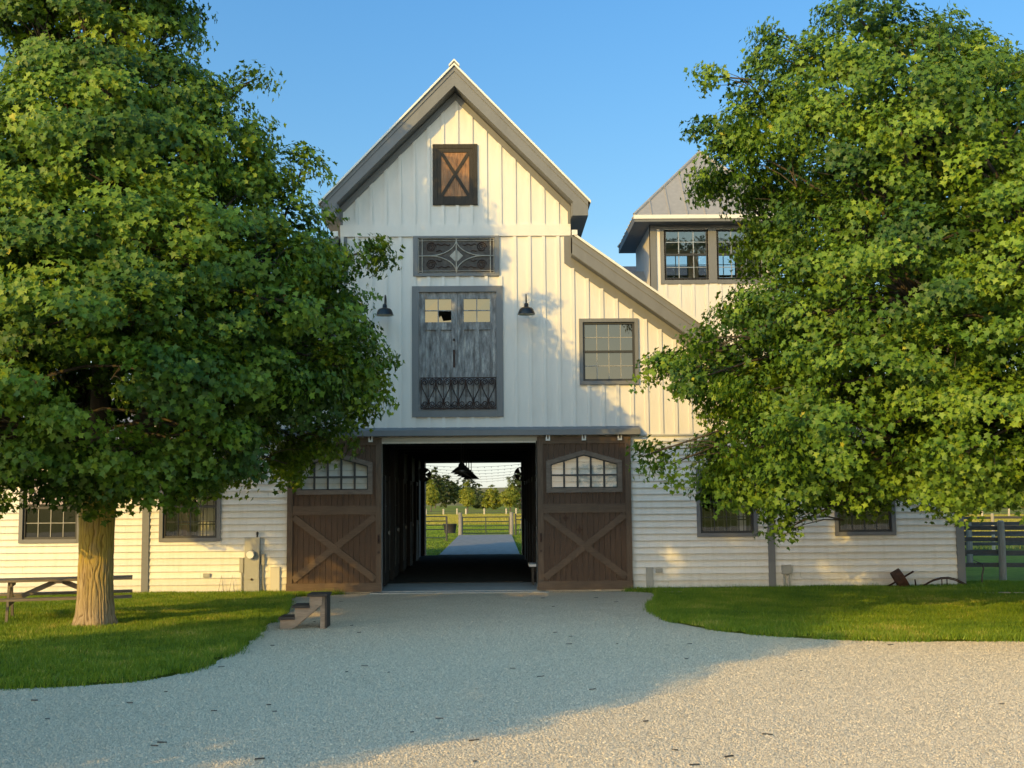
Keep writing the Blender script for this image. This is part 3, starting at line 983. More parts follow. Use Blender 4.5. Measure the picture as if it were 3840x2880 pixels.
# --- wing roofs (ridge runs along the wing)
for s, a, b in ((1, XR + .0, WXR + .35), (-1, WXL - .35, XL)):
    mb = MB()
    zr, ze = 5.25, 3.62
    for q in (0, 1):
        y0, y1 = (-.4, WD / 2) if q == 0 else (WD + .4, WD / 2)
        z0 = ze - .14
        mb.add([(a, y0, z0), (b, y0, z0), (b, y1, zr), (a, y1, zr), (a, y0, z0 + .05), (b, y0, z0 + .05), (b, y1, zr + .05), (a, y1, zr + .05)],
               [(0, 3, 2, 1), (4, 5, 6, 7), (0, 1, 5, 4), (1, 2, 6, 5), (2, 3, 7, 6), (3, 0, 4, 7)])
        n = int((b - a) / .41)
        for i in range(n):
            xx = a + .2 + i * .41
            mb.add([(xx, y0, z0 + .05), (xx + .025, y0, z0 + .05), (xx + .025, y1, zr + .05), (xx, y1, zr + .05), (xx, y0, z0 + .075), (xx + .025, y0, z0 + .075), (xx + .025, y1, zr + .075), (xx, y1, zr + .075)],
                   [(0, 3, 2, 1), (4, 5, 6, 7), (0, 1, 5, 4), (1, 2, 6, 5), (2, 3, 7, 6), (3, 0, 4, 7)])
    obj('wing_roof', mb, 'roof', barn)
    mb = MB(); mb.box(a + .001, b, -.392, -.36, ze - .36, ze - .145)
    mb.box(a + .001, b, -.359, -.002, ze - .36, ze - .33)
    obj('wing_fascia', mb, 'trim', barn)

# --- rear cross roof and saddle beside the tower
mb = MB()
mb.yprism([(8.0, 5.8), (12.4, 10.0), (16.8, 5.8)], GX + 2.76, 7.2)
obj('rear_cross_roof', mb, 'darkroof', barn)
mb = MB()
mb.yprism([(1.2, 7.0), (2.9, 8.06), (4.6, 7.0), (4.6, 6.2), (1.2, 6.2)], GX + 2.76, 4.0)
obj('saddle_roof', mb, 'roof', barn)

# --- tower on the right slope
TX0, TX1, TY0, TY1, TZ0, TZ1 = 3.90, 7.03, 1.5, 4.6, 5.2, 8.98
tw = [(4.25, 5.36, 7.58, 8.86), (5.57, 6.68, 7.58, 8.86)]
mb = MB()
th = [(a + .03, b - .03, c + .03, d - .03) for a, b, c, d in tw]
cells(mb, TX0, TX1, TZ0, lambda x: TZ1 + .12, th, TY0, TY0 + .1)
cells(mb, TX0, TX1, TZ0, lambda x: TZ1 + .12, th, TY1 - .1, TY1)
mb.box(TX0, TX0 + .1, TY0 + .101, TY1 - .101, TZ0, TZ1 + .12)
mb.box(TX1 - .1, TX1, TY0 + .101, TY1 - .101, TZ0, TZ1 + .12)
for i in range(9):
    x = 4.28 + i * .34
    mb.box(x - .035, x + .035, TY0 - .022, TY0 - .001, TZ0, 7.47)
tower = obj('tower', mb, 'white', barn)
mb = MB()
mb.box(TX0 - .02, TX0 + .16, TY0 - .03, TY0 - .0015, TZ0, TZ1); mb.box(TX1 - .16, TX1 + .02, TY0 - .03, TY0 - .0015, TZ0, TZ1)
mb.box(TX0 - .02, TX0 - .0015, TY0 - .03, TY0 + .0, TZ0, TZ1)
mb.box(TX0 + .161, TX1 - .161, TY0 - .028, TY0 - .0015, 8.875, TZ1 - .0)
mb.box(tw[0][1] + .002, tw[1][0] - .002, TY0 - .028, TY0 - .0015, 7.49, 8.874)
mb.box(tw[0][0] - .1, tw[0][0] - .002, TY0 - .027, TY0 - .0015, 7.49, 8.874)
mb.box(tw[1][1] + .002, tw[1][1] + .1, TY0 - .027, TY0 - .0015, 7.49, 8.874)
mb.box(tw[0][0] - .1, tw[0][1] + .001, TY0 - .033, TY0 - .0015, 7.47, 7.575)
mb.box(tw[1][0] - .001, tw[1][1] + .1, TY0 - .033, TY0 - .0015, 7.47, 7.575)
obj('tower_trim', mb, 'trim', tower)
O = 0.44
ex0, ex1, ey0, ey1, ez = TX0 - O, TX1 + O, TY0 - O, TY1 + O, 9.14
ap = ((ex0 + ex1) / 2, (ey0 + ey1) / 2, 11.28)
mb = MB()
cr = [(ex0, ey0, ez), (ex1, ey0, ez), (ex1, ey1, ez), (ex0, ey1, ez)]
for i in range(4):
    mb.add([cr[i], cr[(i + 1) % 4], ap], [(0, 1, 2)])
    # standing seams
    A, B = Vector(cr[i]), Vector(cr[(i + 1) % 4]); C_ = Vector(ap)
    d = (B - A); n_ = 9
    nrm = (B - A).cross(C_ - A).normalized()
    for k in range(1, n_):
        f = k / n_
        p = A + d * f
        t_ = min(f, 1 - f) * 2
        mid = (A + B) / 2
        q = p + (C_ - mid) * t_
        mb.beam(p + nrm * .012, q + nrm * .012, .022, .03, nrm)
    mb.tube([A + Vector((0, 0, .01)), C_ + Vector((0, 0, .02))], .04, 6)
obj('tower_roof', mb, 'roof', tower)
mb = MB()
for (x0, x1, y0, y1) in ((ex0 + .01, ex1 - .01, ey0 + .01, ey0 + .04), (ex0 + .01, ex1 - .01, ey1 - .04, ey1 - .01), (ex0 + .01, ex0 + .04, ey0 + .041, ey1 - .041), (ex1 - .04, ex1 - .01, ey0 + .041, ey1 - .041)):
    mb.box(x0, x1, y0, y1, ez - .17, ez - .004, 1)
mb.box(ex0 - .015, ex1 + .015, ey0 - .015, ey0 + .009, ez - .10, ez - .002, 0)
mb.box(ex0 + .041, ex1 - .041, ey0 + .041, ey1 - .041, ez - .168, ez - .14, 1)
obj('tower_eave', mb, ['roofedge', 'trim'], tower)
for a, b, c, d in tw:
    for yy in (TY0, TY1 - .06):
        mb = MB()
        y0, y1 = yy + .0, yy + .06
        for q in ((a, a + .05, c, d), (b - .05, b, c, d), (a + .051, b - .051, c, c + .05), (a + .051, b - .051, d - .05, d), (a + .051, b - .051, (c + d) / 2 - .028, (c + d) / 2 + .028)):
            mb.box(q[0], q[1], y0, y1, q[2], q[3])
        for k in (1, 2):
            xx = a + (b - a) * k / 3
            mb.box(xx - .01, xx + .01, y0 + .012, y1 - .012, c + .051, (c + d) / 2 - .029, 1); mb.box(xx - .01, xx + .01, y0 + .012, y1 - .012, (c + d) / 2 + .029, d - .051, 1)
        for zz in (c + (d - c) * .25, c + (d - c) * .75):
            mb.box(a + .051, b - .051, y0 + .02, y1 - .02, zz - .009, zz + .009, 1)
        wf = obj('window_frame', mb, ['dark', 'steel'], tower)
        mb = MB()
        mb.add([(a + .04, yy + .03, c + .04), (b - .04, yy + .03, c + .04), (b - .04, yy + .03, d - .04), (a + .04, yy + .03, d - .04)], [(0, 1, 2, 3)])
        obj('window_pane', mb, 'glassclear', tower)

# --- sash windows
def sash_window(x0, x1, z0, z1, cols, rows, cw=.085, gl='glass', bright='muntin', parent=barn):
    mb = MB()
    mb.box(x0, x0 + cw, -.060, -.0015, z0, z1); mb.box(x1 - cw, x1, -.060, -.0015, z0, z1)
    mb.box(x0 + cw + .001, x1 - cw - .001, -.062, -.0015, z1 - cw, z1); mb.box(x0 + cw + .001, x1 - cw - .001, -.066, -.0015, z0, z0 + cw)
    # reveal
    a, b, c, d = x0 + cw, x1 - cw, z0 + cw, z1 - cw
    w = obj('window', mb, 'trim', parent)
    mb = MB()
    t = .05
    y0, y1 = -.012, .07
    mb.box(a, a + t, y0, y1, c, d); mb.box(b - t, b, y0, y1, c, d)
    mb.box(a + t, b - t, y0, y1 - .001, c, c + t); mb.box(a + t, b - t, y0, y1 - .001, d - t, d)
    zm = (c + d) / 2
    mb.box(a + t, b - t, y0 + .01, y1 - .002, zm - .028, zm + .028)
    for k in range(1, cols):
        xx = a + t + (b - a - 2 * t) * k / cols
        mb.box(xx - .009, xx + .009, .012, .05, c + t, zm - .028, 1); mb.box(xx - .009, xx + .009, .012, .05, zm + .028, d - t, 1)
    for s0, s1 in ((c + t, zm - .028), (zm + .028, d - t)):
        for k in range(1, rows):
            zz = s0 + (s1 - s0) * k / rows
            mb.box(a + t, b - t, .016, .046, zz - .009, zz + .009, 1)
    obj('sash', mb, ['dark', bright], w)
    mb = MB()
    mb.add([(a + t - .01, .03, c + t - .01), (b - t + .01, .03, c + t - .01), (b - t + .01, .03, d - t + .01), (a + t - .01, .03, d - t + .01)], [(0, 1, 2, 3)])
    obj('pane', mb, gl, w)
    return w
for a, b in WIN_UP: sash_window(a, b, UZ0, UZ1, 4, 2)
for i, (a, b) in enumerate(WIN_LOW):
    sash_window(a, b, WZ0, WZ1, 4, 2, gl='glass' if i == 3 else 'glassroom', bright='muntin' if i == 3 else 'dark')
# stall behind the lower windows: iron bars, sill and a pale back board
for a, b in WIN_LOW[:3]:
    mb = MB()
    n = 9
    for k in range(n):
        x = a + .1 + (b - a - .2) * k / (n - 1)
        mb.tube([(x, .34, 1.0), (x, .34, 2.9)], .011, 6)
    mb.beam((a, .34, 1.62), (b, .34, 1.62), .02, .03)
    mb.beam((a, .34, 1.03), (b, .34, 1.03), .03, .05)
    obj('window_bars', mb, 'black', barn)
for q in ((-7.55, -7.30, .55, .65, 0.1, 2.8), (5.75, 5.95, .6, .7, 0.1, 2.6)):
    obj('stall_post', MB().box(*q), 'hatch' if q[0] < 0 else 'trim2', barn)
obj('stall_board', MB().box(-7.15, -6.75, .8, .85, 1.3, 2.2), 'trim2', barn)

# --- gable hatch
mb = MB()
for q in ((-1.47, -1.37, 9.15, 10.63), (-.50, -.40, 9.15, 10.63), (-1.369, -.501, 9.15, 9.26), (-1.369, -.501, 10.53, 10.63)):
    mb.box(q[0], q[1], -.06, -.0015, q[2], q[3])
hatch = obj('loft_hatch', mb, 'blackwood', barn)
mb = MB()
for k in range(9):
    a = -1.369 + k * .0965
    mb.box(a + .002, a + .0945, -.028 - (k % 2) * .002, -.002, 9.261, 10.529)
obj('hatch_planks', mb, 'hatch', hatch)
mb = MB()
for q in ((-1.368, -1.27, 9.262, 10.528), (-.60, -.502, 9.262, 10.528), (-1.269, -.601, 9.262, 9.36), (-1.269, -.601, 10.43, 10.528)):
    mb.box(q[0], q[1], -.048, -.0285, q[2], q[3])
mb.beam((-1.26, -.040, 10.42), (-.61, -.040, 9.37), .02, .075, (0, 0, 1))
mb.beam((-1.26, -.037, 9.37), (-.61, -.037, 10.42), .018, .075, (0, 0, 1))
obj('hatch_brace', mb, 'blackwood', hatch)

# --- ornamental panel under the belt
PX0, PX1, PZ0, PZ1 = -1.94, 0.11, 7.43, 8.40
mb = MB()
for q in ((PX0, PX0 + .115, PZ0, PZ1), (PX1 - .115, PX1, PZ0, PZ1), (PX0 + .116, PX1 - .116, PZ0, PZ0 + .06), (PX0 + .116, PX1 - .116, PZ1 - .05, PZ1)):
    mb.box(q[0], q[1], -.055, -.0355, q[2], q[3])
    mb.box(q[0], q[1], -.0354, -.0015, q[2], min(q[3], 8.385))
panel = obj('ornamental_panel', mb, 'trim', barn)
mb = MB(); mb.box(PX0 + .116, PX1 - .116, -.016, -.0015, PZ0 + .061, 8.349)
obj('panel_back', mb, 'panelback', panel)
mb = MB(); msc = MB()
ax0, ax1, az0, az1 = PX0 + .13, PX1 - .13, PZ0 + .075, 8.335
acx, acz = (ax0 + ax1) / 2, (az0 + az1) / 2
yy = -.03
def bar(a, b, r=.011): mb.tube([(a[0], yy, a[1]), (b[0], yy, b[1])], r, 6)
for x in (ax0, ax0 + .085, ax1 - .085, ax1): bar((x, az0), (x, az1))
for z in (az0, az0 + .05, az1 - .05, az1): bar((ax0, z), (ax1, z), .008)
bar((acx, az0), (acx, az1), .014)
bar((ax0, acz), (acx - .45, acz), .014); bar((acx + .45, acz), (ax1, acz), .014)
for sx in (1, -1):
    for sz in (1, -1):
        # concave quarter arcs that make the central star
        pts = []
        for k in range(15):
            t = k / 14 * math.pi / 2
            pts.append((acx + sx * (.66 - .66 * math.sin(t)), yy, acz + sz * (.40 - .40 * math.cos(t))))
        mb.tube(pts, .013, 6)
        # corner rosettes
        msc = MB()
        c = (acx + sx * .60, acz + sz * .21)
        pts = [(c[0] + (.12 - .1 * k / 40) * math.cos(k * .36) , yy + .006, c[1] + (.12 - .1 * k / 40) * math.sin(k * .36)) for k in range(41)]
        msc.tube(pts, .012, 5)
        pts = [(c[0] - sx * (.13 + .04 * k), yy + .006, c[1] + sz * (.06 + .02 * math.sin(k * 1.6))) for k in range(9)]
        msc.tube(pts, .012, 5)
        pts = [(c[0] - sx * (.12 + .035 * k), yy + .006, c[1] - sz * (.09 + .016 * math.sin(k * 1.6 + 1))) for k in range(5)]
        msc.tube(pts, .011, 5)
        obj('panel_scroll', msc, 'iron', panel)
obj('panel_leading', mb, 'ironlight', panel)
mb = MB()
mb.prism([(acx - .16, acz), (acx - .02, acz - .14), (acx - .02, acz + .14)], yy + .002, yy + .008)
mb.prism([(acx + .16, acz), (acx + .02, acz - .14), (acx + .02, acz + .14)], yy + .002, yy + .008)
obj('panel_glass', mb, 'ironlight', panel)

# --- loft doors
LX0, LX1, LZ0, LZ1 = -1.97, 0.18, 4.08, 7.19
mb = MB()
for q in ((LX0, LX0 + .16, LZ0, LZ1), (LX1 - .16, LX1, LZ0, LZ1), (LX0 + .161, LX1 - .161, LZ0, LZ0 + .17), (LX0 + .161, LX1 - .161, LZ1 - .14, LZ1)):
    mb.box(q[0], q[1], -.06, -.0015, q[2], q[3])
loft = obj('loft_door_frame', mb, 'trim', barn)
a, b = LX0 + .162, LX1 - .162
mid = (a + b) / 2
z0, z1 = LZ0 + .172, LZ1 - .142
def loft_leaf(x0, x1):
    w = .145
    mb = MB()
    Y0, Y1 = -.012, .035
    zs = [z0, z0 + .30, z0 + 1.90, z0 + 2.08, z1 - .16, z1]   # bottom rail, panels, lock rail, glass, top rail
    mb.box(x0, x0 + w, Y0, Y1, z0, z1); mb.box(x1 - w, x1, Y0, Y1, z0, z1)
    mb.box(x0 + w + .002, x1 - w - .002, Y0 + .001, Y1, zs[0], zs[1]); mb.box(x0 + w + .002, x1 - w - .002, Y0 + .001, Y1, zs[2], zs[3]); mb.box(x0 + w + .002, x1 - w - .002, Y0 + .001, Y1, zs[4], zs[5])
    xm = (x0 + x1) / 2
    mb.box(xm - .05, xm + .05, Y0 + .002, Y1, zs[1] + .001, zs[2] - .001)
    for p, q in ((x0 + w + .002, xm - .051), (xm + .051, x1 - w - .002)):
        mb.box(p, q, Y0 + .032, Y1, zs[1] + .001, zs[2] - .001)
    leaf = obj('loft_door', mb, 'peel', loft)
    mb = MB()
    mb.box(xm - .012, xm + .012, Y0 + .012, Y1, zs[3] + .001, zs[4] - .001)
    zg = (zs[3] + zs[4]) / 2
    mb.box(x0 + w + .002, xm - .013, Y0 + .012, Y1, zg - .012, zg + .012); mb.box(xm + .013, x1 - w - .002, Y0 + .012, Y1, zg - .012, zg + .012)
    obj('glazing_bar', mb, 'peel', loft)
    for i, (p, q) in enumerate(((x0 + w, xm), (xm, x1 - w))):
        for r_, s_ in ((zs[3], zg), (zg, zs[4])):
            mb = MB()
            j = random.uniform(-.0015, .0015)
            mb.add([(p, Y0 + .028, r_), (q, Y0 + .028 + j, r_), (q, Y0 + .028 - j, s_), (p, Y0 + .028, s_)], [(0, 1, 2, 3)])
            broken = x0 < mid - .5 and i == 1 and r_ == zs[3]
            if broken:      # a shard is left at the foot of the broken pane
                mb = MB()
                y_ = Y0 + .028
                mb.add([(p, y_, r_), (q, y_, r_), (q, y_, r_ + .05), (p + .12, y_, r_ + .03), (p + .07, y_, r_ + .16), (p + .03, y_, r_ + .11), (p, y_, r_ + .22)], [(0, 1, 2, 3, 4, 5, 6)])
            pane = obj('loft_pane', mb, 'glassloft', loft)
            if broken: pane['label'] = 'broken pane with the dark loft showing through'
loft_leaf(a, mid - .003); loft_leaf(mid + .003, b)
mb = MB(); mb.box(mid - .11, mid - .06, -.02, -.0125, z0 + 1.0, z0 + 1.42); obj('loft_latch', mb, 'iron', loft)
mb = MB(); mb.tube([(mid - .085, -.013, z0 + 1.66), (mid - .085, -.06, z0 + 1.66)], .025, 10)
obj('loft_knob', mb, 'iron', loft)
# wrought iron railing across the foot of the loft doors
mb = MB()
ry = -.085
rz0, rz1 = LZ0 + .20, LZ0 + .92
mb.beam((a + .04, ry, rz1), (b - .01, ry, rz1), .02, .025); mb.beam((a + .04, ry, rz0), (b - .01, ry, rz0), .02, .025)
n = 10
for k in range(n + 1):
    x = a + .05 + (b - a - .07) * k / n
    mb.beam((x, ry, rz0 - .02), (x, ry, rz1), .014, .014)
for k in range(n // 2):
    xc = a + .05 + (b - a - .07) * (2 * k + 1) / n
    hw = (b - a - .07) / n
    for s in (1, -1):
        for zc, sz in ((rz1 - .10, 1), (rz0 + .10, -1)):
            pts = []
            for q in range(34):
                th = q / 33 * math.pi * 3.2
                r = .082 * (1 - .72 * q / 33)
                pts.append((xc + s * (hw * .50) + s * r * math.cos(th) , ry - .012, zc + sz * r * math.sin(th)))
            mb.tube(pts, .012, 5)
        mb.tube([(xc + s * (hw * .5 + .082), ry - .012, rz1 - .10), (xc + s * hw * .78, ry - .012, rz1 - .26), (xc + s * .02, ry - .012, rz0 + .22), (xc + s * .01, ry - .012, rz0 + .10)], .012, 5)
for x in (a + .06, b - .02):
    mb.beam((x, ry, rz1), (x, -.061, rz1), .014, .014); mb.beam((x, ry, rz0), (x, -.061, rz0), .014, .014)
obj('railing', mb, 'iron', loft)

# --- door track and header
mb = MB()
t0, t1 = -5.10, 3.36
mb.yprism([(-.30, 3.63), (-.30, 3.76), (-.02, 3.84), (-.0015, 3.84), (-.0015, 3.80), (-.26, 3.73), (-.26, 3.63)], t0, t1)
mb.box(t0, t0 + .03, -.259, -.002, 3.63, 3.72); mb.box(t1 - .03, t1, -.259, -.002, 3.63, 3.72)
obj('door_track', mb, 'trim', barn)
mb = MB()
mb.box(OX0 - .1, OX1 + .1, -.06, -.024, OZ, 3.62); mb.box(OX0 - .1, OX1 + .1, -.078, -.061, OZ + .03, OZ + .08)
obj('door_header', mb, 'trim2', barn)
mb = MB()
for q in ((OX0 - .04, OX0 - .0005), (OX1 + .0005, OX1 + .04)): obj('door_jamb', MB().box(q[0], q[1], -.05, 0.14, .05, OZ - .001), 'blackwood', barn)

# --- sliding doors
def sliding_door(x0, x1, m_):
    """m_: -1 mirrors the brace layout"""
    Y0 = -.10                       # back plane of the planks
    z0, z1 = .085, 3.60
    fx0, fx1 = x0 + .12, x1 - .12
    wz0, wz1, wzp = 2.29, 3.03, 3.28      # window frame: sill, shoulder, point
    cx = (x0 + x1) / 2
    wa, wb = cx - .885, cx + .885
    mb = MB()
    np_ = 15
    pw = (fx1 - fx0) / np_
    for k in range(np_):
        p, q = fx0 + k * pw + .003, fx0 + (k + 1) * pw - .003
        mb.box(p, q, Y0 - .03, Y0, z0 + .04, wz0 + .02)
        mxd = (p + q) / 2
        if wa < mxd < wb:
            zt = wzp - (wzp - wz1) * abs(mxd - cx) / (wb - cx) - .03
            mb.box(p, q, Y0 - .03, Y0, zt, z1 - .16)
        else:
            mb.box(p, q, Y0 - .03, Y0, wz0 + .02, z1 - .16)
    d = obj('sliding_door', mb, 'brown', barn)
    for p, q in ((x0, x0 + .13), (x1 - .13, x1)):
        obj('door_stile', MB().box(p, q, Y0 - .062, Y0 - .002, z0, z1), 'brownframe', d)
    for q in ((x0 + .131, x1 - .131, Y0 - .058, Y0 - .002, z1 - .17, z1), (x0 - .01, x1 + .01, Y0 - .085, Y0 - .0625, z0 - .03, z0 + .17), (x0 + .131, x1 - .131, Y0 - .055, Y0 - .031, 1.82, 2.03)):
        obj('door_rail', MB().box(*q), 'brownframeh', d)
    p0, p1 = (fx0 + .03, fx1 - .03)
    zl, zh = z0 + .23, 1.80
    w = .155
    if m_ > 0:
        bb = (((p0, Y0 - .052, zl + .02), (p1, Y0 - .052, zh - .03), .03), ((p0, Y0 - .047, zh - .03), (p1, Y0 - .047, zl + .02), .022))
    else:
        bb = (((p0, Y0 - .052, zh - .03), (p1, Y0 - .052, zl + .02), .03), ((p0, Y0 - .047, zl + .02), (p1, Y0 - .047, zh - .03), .022))
    for p, q, dep in bb:
        obj('door_brace', MB().beam(p, q, dep, w, (0, 0, 1)), 'brownframeh', d)
    # window
    mb = MB()
    fw = .105
    out = [(wa, wz0), (wb, wz0), (wb, wz1), (cx, wzp), (wa, wz1)]
    inn = [(wa + fw, wz0 + fw), (wb - fw, wz0 + fw), (wb - fw, wz1 - fw * .75), (cx, wzp - fw), (wa + fw, wz1 - fw * .75)]
    for i in range(5):
        j = (i + 1) % 5
        mb.prism([out[i], out[j], inn[j], inn[i]], Y0 - .07, Y0 + .004)
    wfr = obj('window_frame', mb, 'greyframe', d)
    mb = MB()
    ya, yb = Y0 - .045, Y0 - .015
    tz = lambda x: inn[3][1] - (inn[3][1] - inn[2][1]) * abs(x - cx) / (inn[2][0] - cx)
    for k in range(1, 5):
        x = inn[0][0] + (inn[1][0] - inn[0][0]) * k / 5
        mb.box(x - .023, x + .023, ya, yb, inn[0][1], tz(x))
    zm = inn[0][1] + .30
    mb.box(inn[0][0], inn[1][0], ya + .004, yb - .004, zm - .021, zm + .021)
    ii = [(inn[0][0] + .025, inn[0][1] + .025), (inn[1][0] - .025, inn[1][1] + .025), (inn[2][0] - .025, inn[2][1] - .02), (cx, inn[3][1] - .03), (inn[4][0] + .025, inn[4][1] - .02)]
    for i in range(5):
        j = (i + 1) % 5
        mb.prism([inn[i], inn[j], ii[j], ii[i]], ya, yb)
    obj('muntins', mb, 'dark', d)
    mb = MB(); mb.add([(x, Y0 - .03, z) for x, z in inn], [tuple(range(5))])
    obj('pane', mb, 'glassdoor', d)
    for k in range(3):
        x = x0 + (x1 - x0) * (.115 + .385 * k)
        mb = MB()
        mb.box(x - .05, x + .05, Y0 - .115, Y0 - .086, 3.50, 3.66); mb.box(x - .03, x + .03, Y0 - .0855, Y0 - .059, 3.52, 3.6)
        mb.tube([(x, Y0 - .116, 3.555), (x, Y0 - .135, 3.555)], .017, 8, 1)
        mb.box(x - .018, x + .018, Y0 - .122, Y0 - .1155, 3.57, 3.64, 1)
        obj('hanger', mb, ['whiteplastic', 'iron'], d)
    hx = x0 + .065 if m_ > 0 else x1 - .065
    mb = MB()
    mb.box(hx - .025, hx + .025, Y0 - .075, Y0 - .0625, 1.15, 1.36)
    mb.tube([(hx, Y0 - .07, 1.19), (hx, Y0 - .13, 1.21), (hx, Y0 - .13, 1.31), (hx, Y0 - .07, 1.33)], .011, 6)
    obj('handle', mb, 'iron', d)
    obj('bolt', MB().tube([(hx, Y0 - .063, .95), (hx, Y0 - .08, .95)], .028, 10), 'iron', d)
    return d
dr = sliding_door(0.955, 3.135, 1)
dl = sliding_door(-4.86, -2.675, -1)
# two four-pointed star plates on the right door
for sx, sz in ((1.60, 1.70), (1.92, 1.43)):
    mb = MB()
    pts = []
    for k in range(8):
        r = .10 if k % 2 == 0 else .032
        pts.append((sx + r * math.sin(k * math.pi / 4), sz + r * math.cos(k * math.pi / 4)))
    mb.prism(pts, -.142, -.1305)
    obj('star_plate', mb, 'rust', dr)

# --- aisle through the barn
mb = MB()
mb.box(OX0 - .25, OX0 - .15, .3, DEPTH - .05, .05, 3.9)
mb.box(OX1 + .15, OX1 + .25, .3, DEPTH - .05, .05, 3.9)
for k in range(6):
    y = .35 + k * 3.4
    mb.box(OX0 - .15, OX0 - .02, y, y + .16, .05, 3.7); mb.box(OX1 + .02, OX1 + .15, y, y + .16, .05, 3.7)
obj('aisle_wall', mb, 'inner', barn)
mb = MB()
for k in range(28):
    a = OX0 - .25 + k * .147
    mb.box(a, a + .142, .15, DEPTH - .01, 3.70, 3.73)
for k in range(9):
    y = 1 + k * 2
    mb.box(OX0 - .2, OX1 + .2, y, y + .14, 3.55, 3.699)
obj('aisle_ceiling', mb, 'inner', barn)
mb = MB()
mb.box(OX0 - .2, OX1 + .2, -.02, 2.6, -.06, .045, 0); mb.box(OX0 - .2, OX1 + .2, 2.605, DEPTH + .14, -.06, .045, 1)
mb.box(OX0 - .25, OX1 + .25, -.32, -.021, -.06, .03, 0)
obj('aisle_floor', mb, ['concrete', 'mat'], barn)
mb = MB(); mb.box(OX0 + .38, OX1 - .30, 2.7, DEPTH - .05, .046, .058)
obj('rubber_mat', mb, 'mat', barn)
# stall fronts: doors, rods, latches
for k in range(5):
    y = 1.1 + k * 2.9
    for xa, xb in ((OX0 - .13, OX0 - .03), (OX1 + .03, OX1 + .13)):
        mb = MB()
        mb.box(xa, xb, y + .02, y + 1.12, .1, 1.45); mb.box(xa, xb, y + .02, y + 1.12, 2.62, 2.74)
        for q in (y + .02, y + 1.06): mb.box(xa, xb, q, q + .06, 1.451, 2.619)
        obj('stall_door', mb, 'inner', barn)
    mb = MB()
    for q in range(9): mb.tube([(OX0 - .08, y + .14 + q * .1, 1.45), (OX0 - .08, y + .14 + q * .1, 2.63)], .007, 5)
    mb.beam((OX0 - .08, y + .1, 2.0), (OX0 - .08, y + 1.06, 2.0), .012, .012)
    obj('stall_bars', mb, 'black', barn)
    for q in (0, 1.15):
        obj('stall_rod', MB().tube([(OX0 - .01, y + q, .4), (OX0 - .01, y + q, 2.75)], .009, 6), 'dullsteel', barn)
    mb = MB(); mb.box(OX0 - .03, OX0 + .012, y + .9, y + 1.0, 1.30, 1.38)
    obj('stall_latch', mb, 'dullsteel', barn)
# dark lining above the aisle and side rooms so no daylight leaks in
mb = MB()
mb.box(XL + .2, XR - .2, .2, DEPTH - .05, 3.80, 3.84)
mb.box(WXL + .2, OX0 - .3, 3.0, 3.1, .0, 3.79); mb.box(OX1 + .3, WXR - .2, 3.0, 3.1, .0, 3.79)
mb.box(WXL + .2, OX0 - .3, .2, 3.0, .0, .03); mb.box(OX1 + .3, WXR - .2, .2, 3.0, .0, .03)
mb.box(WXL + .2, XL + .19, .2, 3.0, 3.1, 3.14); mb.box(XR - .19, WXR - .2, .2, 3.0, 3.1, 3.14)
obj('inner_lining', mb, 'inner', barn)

# pendant lamps along the aisle
def pendant(loc):
    t = thing('pendant_lamp', 'dark shaded lamp in the row hanging along the barn aisle', 'lamp', loc, 'lamps hanging in the barn aisle')
    mb = MB()
    mb.lathe([(0.02, .24), (.07, .22), (.085, .15), (.15, .11), (.27, .0), (.262, .0), (.14, .10), (.0, .12)], n=24)
    obj('shade', mb, 'black', t, local=True, smooth=True)
    mb = MB(); mb.tube([(0, 0, .23), (0, 0, .9)], .012, 6); mb.lathe([(0, .0), (.06, 0), (.06, .03), (0, .03)], (0, 0, .83), 12)
    obj('rod', mb, 'black', t, local=True)
    return t
pl = pendant((-.85, 1.2, 2.80))
ords = ['nearest', 'second', 'third', 'fourth', 'last']
pl['label'] = 'nearest of the dark lamps hanging in a row along the barn aisle'
for i, y in enumerate((3.2, 5.6, 8.2, 11.2)):
    c = dup(pl); c.location = (-.85 + .01 * i, y, 2.80)
    c['label'] = 'dark shaded lamp, %s from the front in the aisle row' % ords[i + 1]
# round fans flanking the far doorway
for xx, w in ((OX0 + .02, 'left'), (OX1 - .02, 'right')):
    s = 1 if w == 'left' else -1
    t = thing('wall_fan', 'dark round wall fan silhouetted beside the %s edge of the far doorway' % w, 'fan', (xx, 16.4, 3.05), 'round fans by the far doorway')
    mb = MB()
    pts = [(.24 * math.cos(k * math.pi / 14), 0, .24 * math.sin(k * math.pi / 14)) for k in range(29)]
    mb.tube(pts, .02, 6)
    for r in (.06, .1, .14, .18, .22):
        mb.tube([(r * math.cos(k * math.pi / 14), -.05, r * math.sin(k * math.pi / 14)) for k in range(29)], .005, 4)
    for k in range(16):
        a = k * math.pi / 8
        mb.tube([(.03 * math.cos(a), -.055, .03 * math.sin(a)), (.24 * math.cos(a), -.03, .24 * math.sin(a))], .004, 4)
    obj('cage', mb, 'black', t, local=True)
    mb = MB()
    for k in range(5):
        a = k * 2 * math.pi / 5
        mb.add([(.03 * math.cos(a), -.02, .03 * math.sin(a)), (.22 * math.cos(a - .5), -.035, .22 * math.sin(a - .5)), (.23 * math.cos(a), -.02, .23 * math.sin(a)), (.22 * math.cos(a + .5), .01, .22 * math.sin(a + .5))], [(0, 1, 2, 3)])
    mb.box(-.06, .06, .0, .12, -.06, .06)
    obj('blades', mb, 'black', t, local=True)
    mb = MB(); mb.beam((0, .06, 0), (-s * .2, .06, 0), .03, .03)
    obj('bracket', mb, 'black', t, local=True)
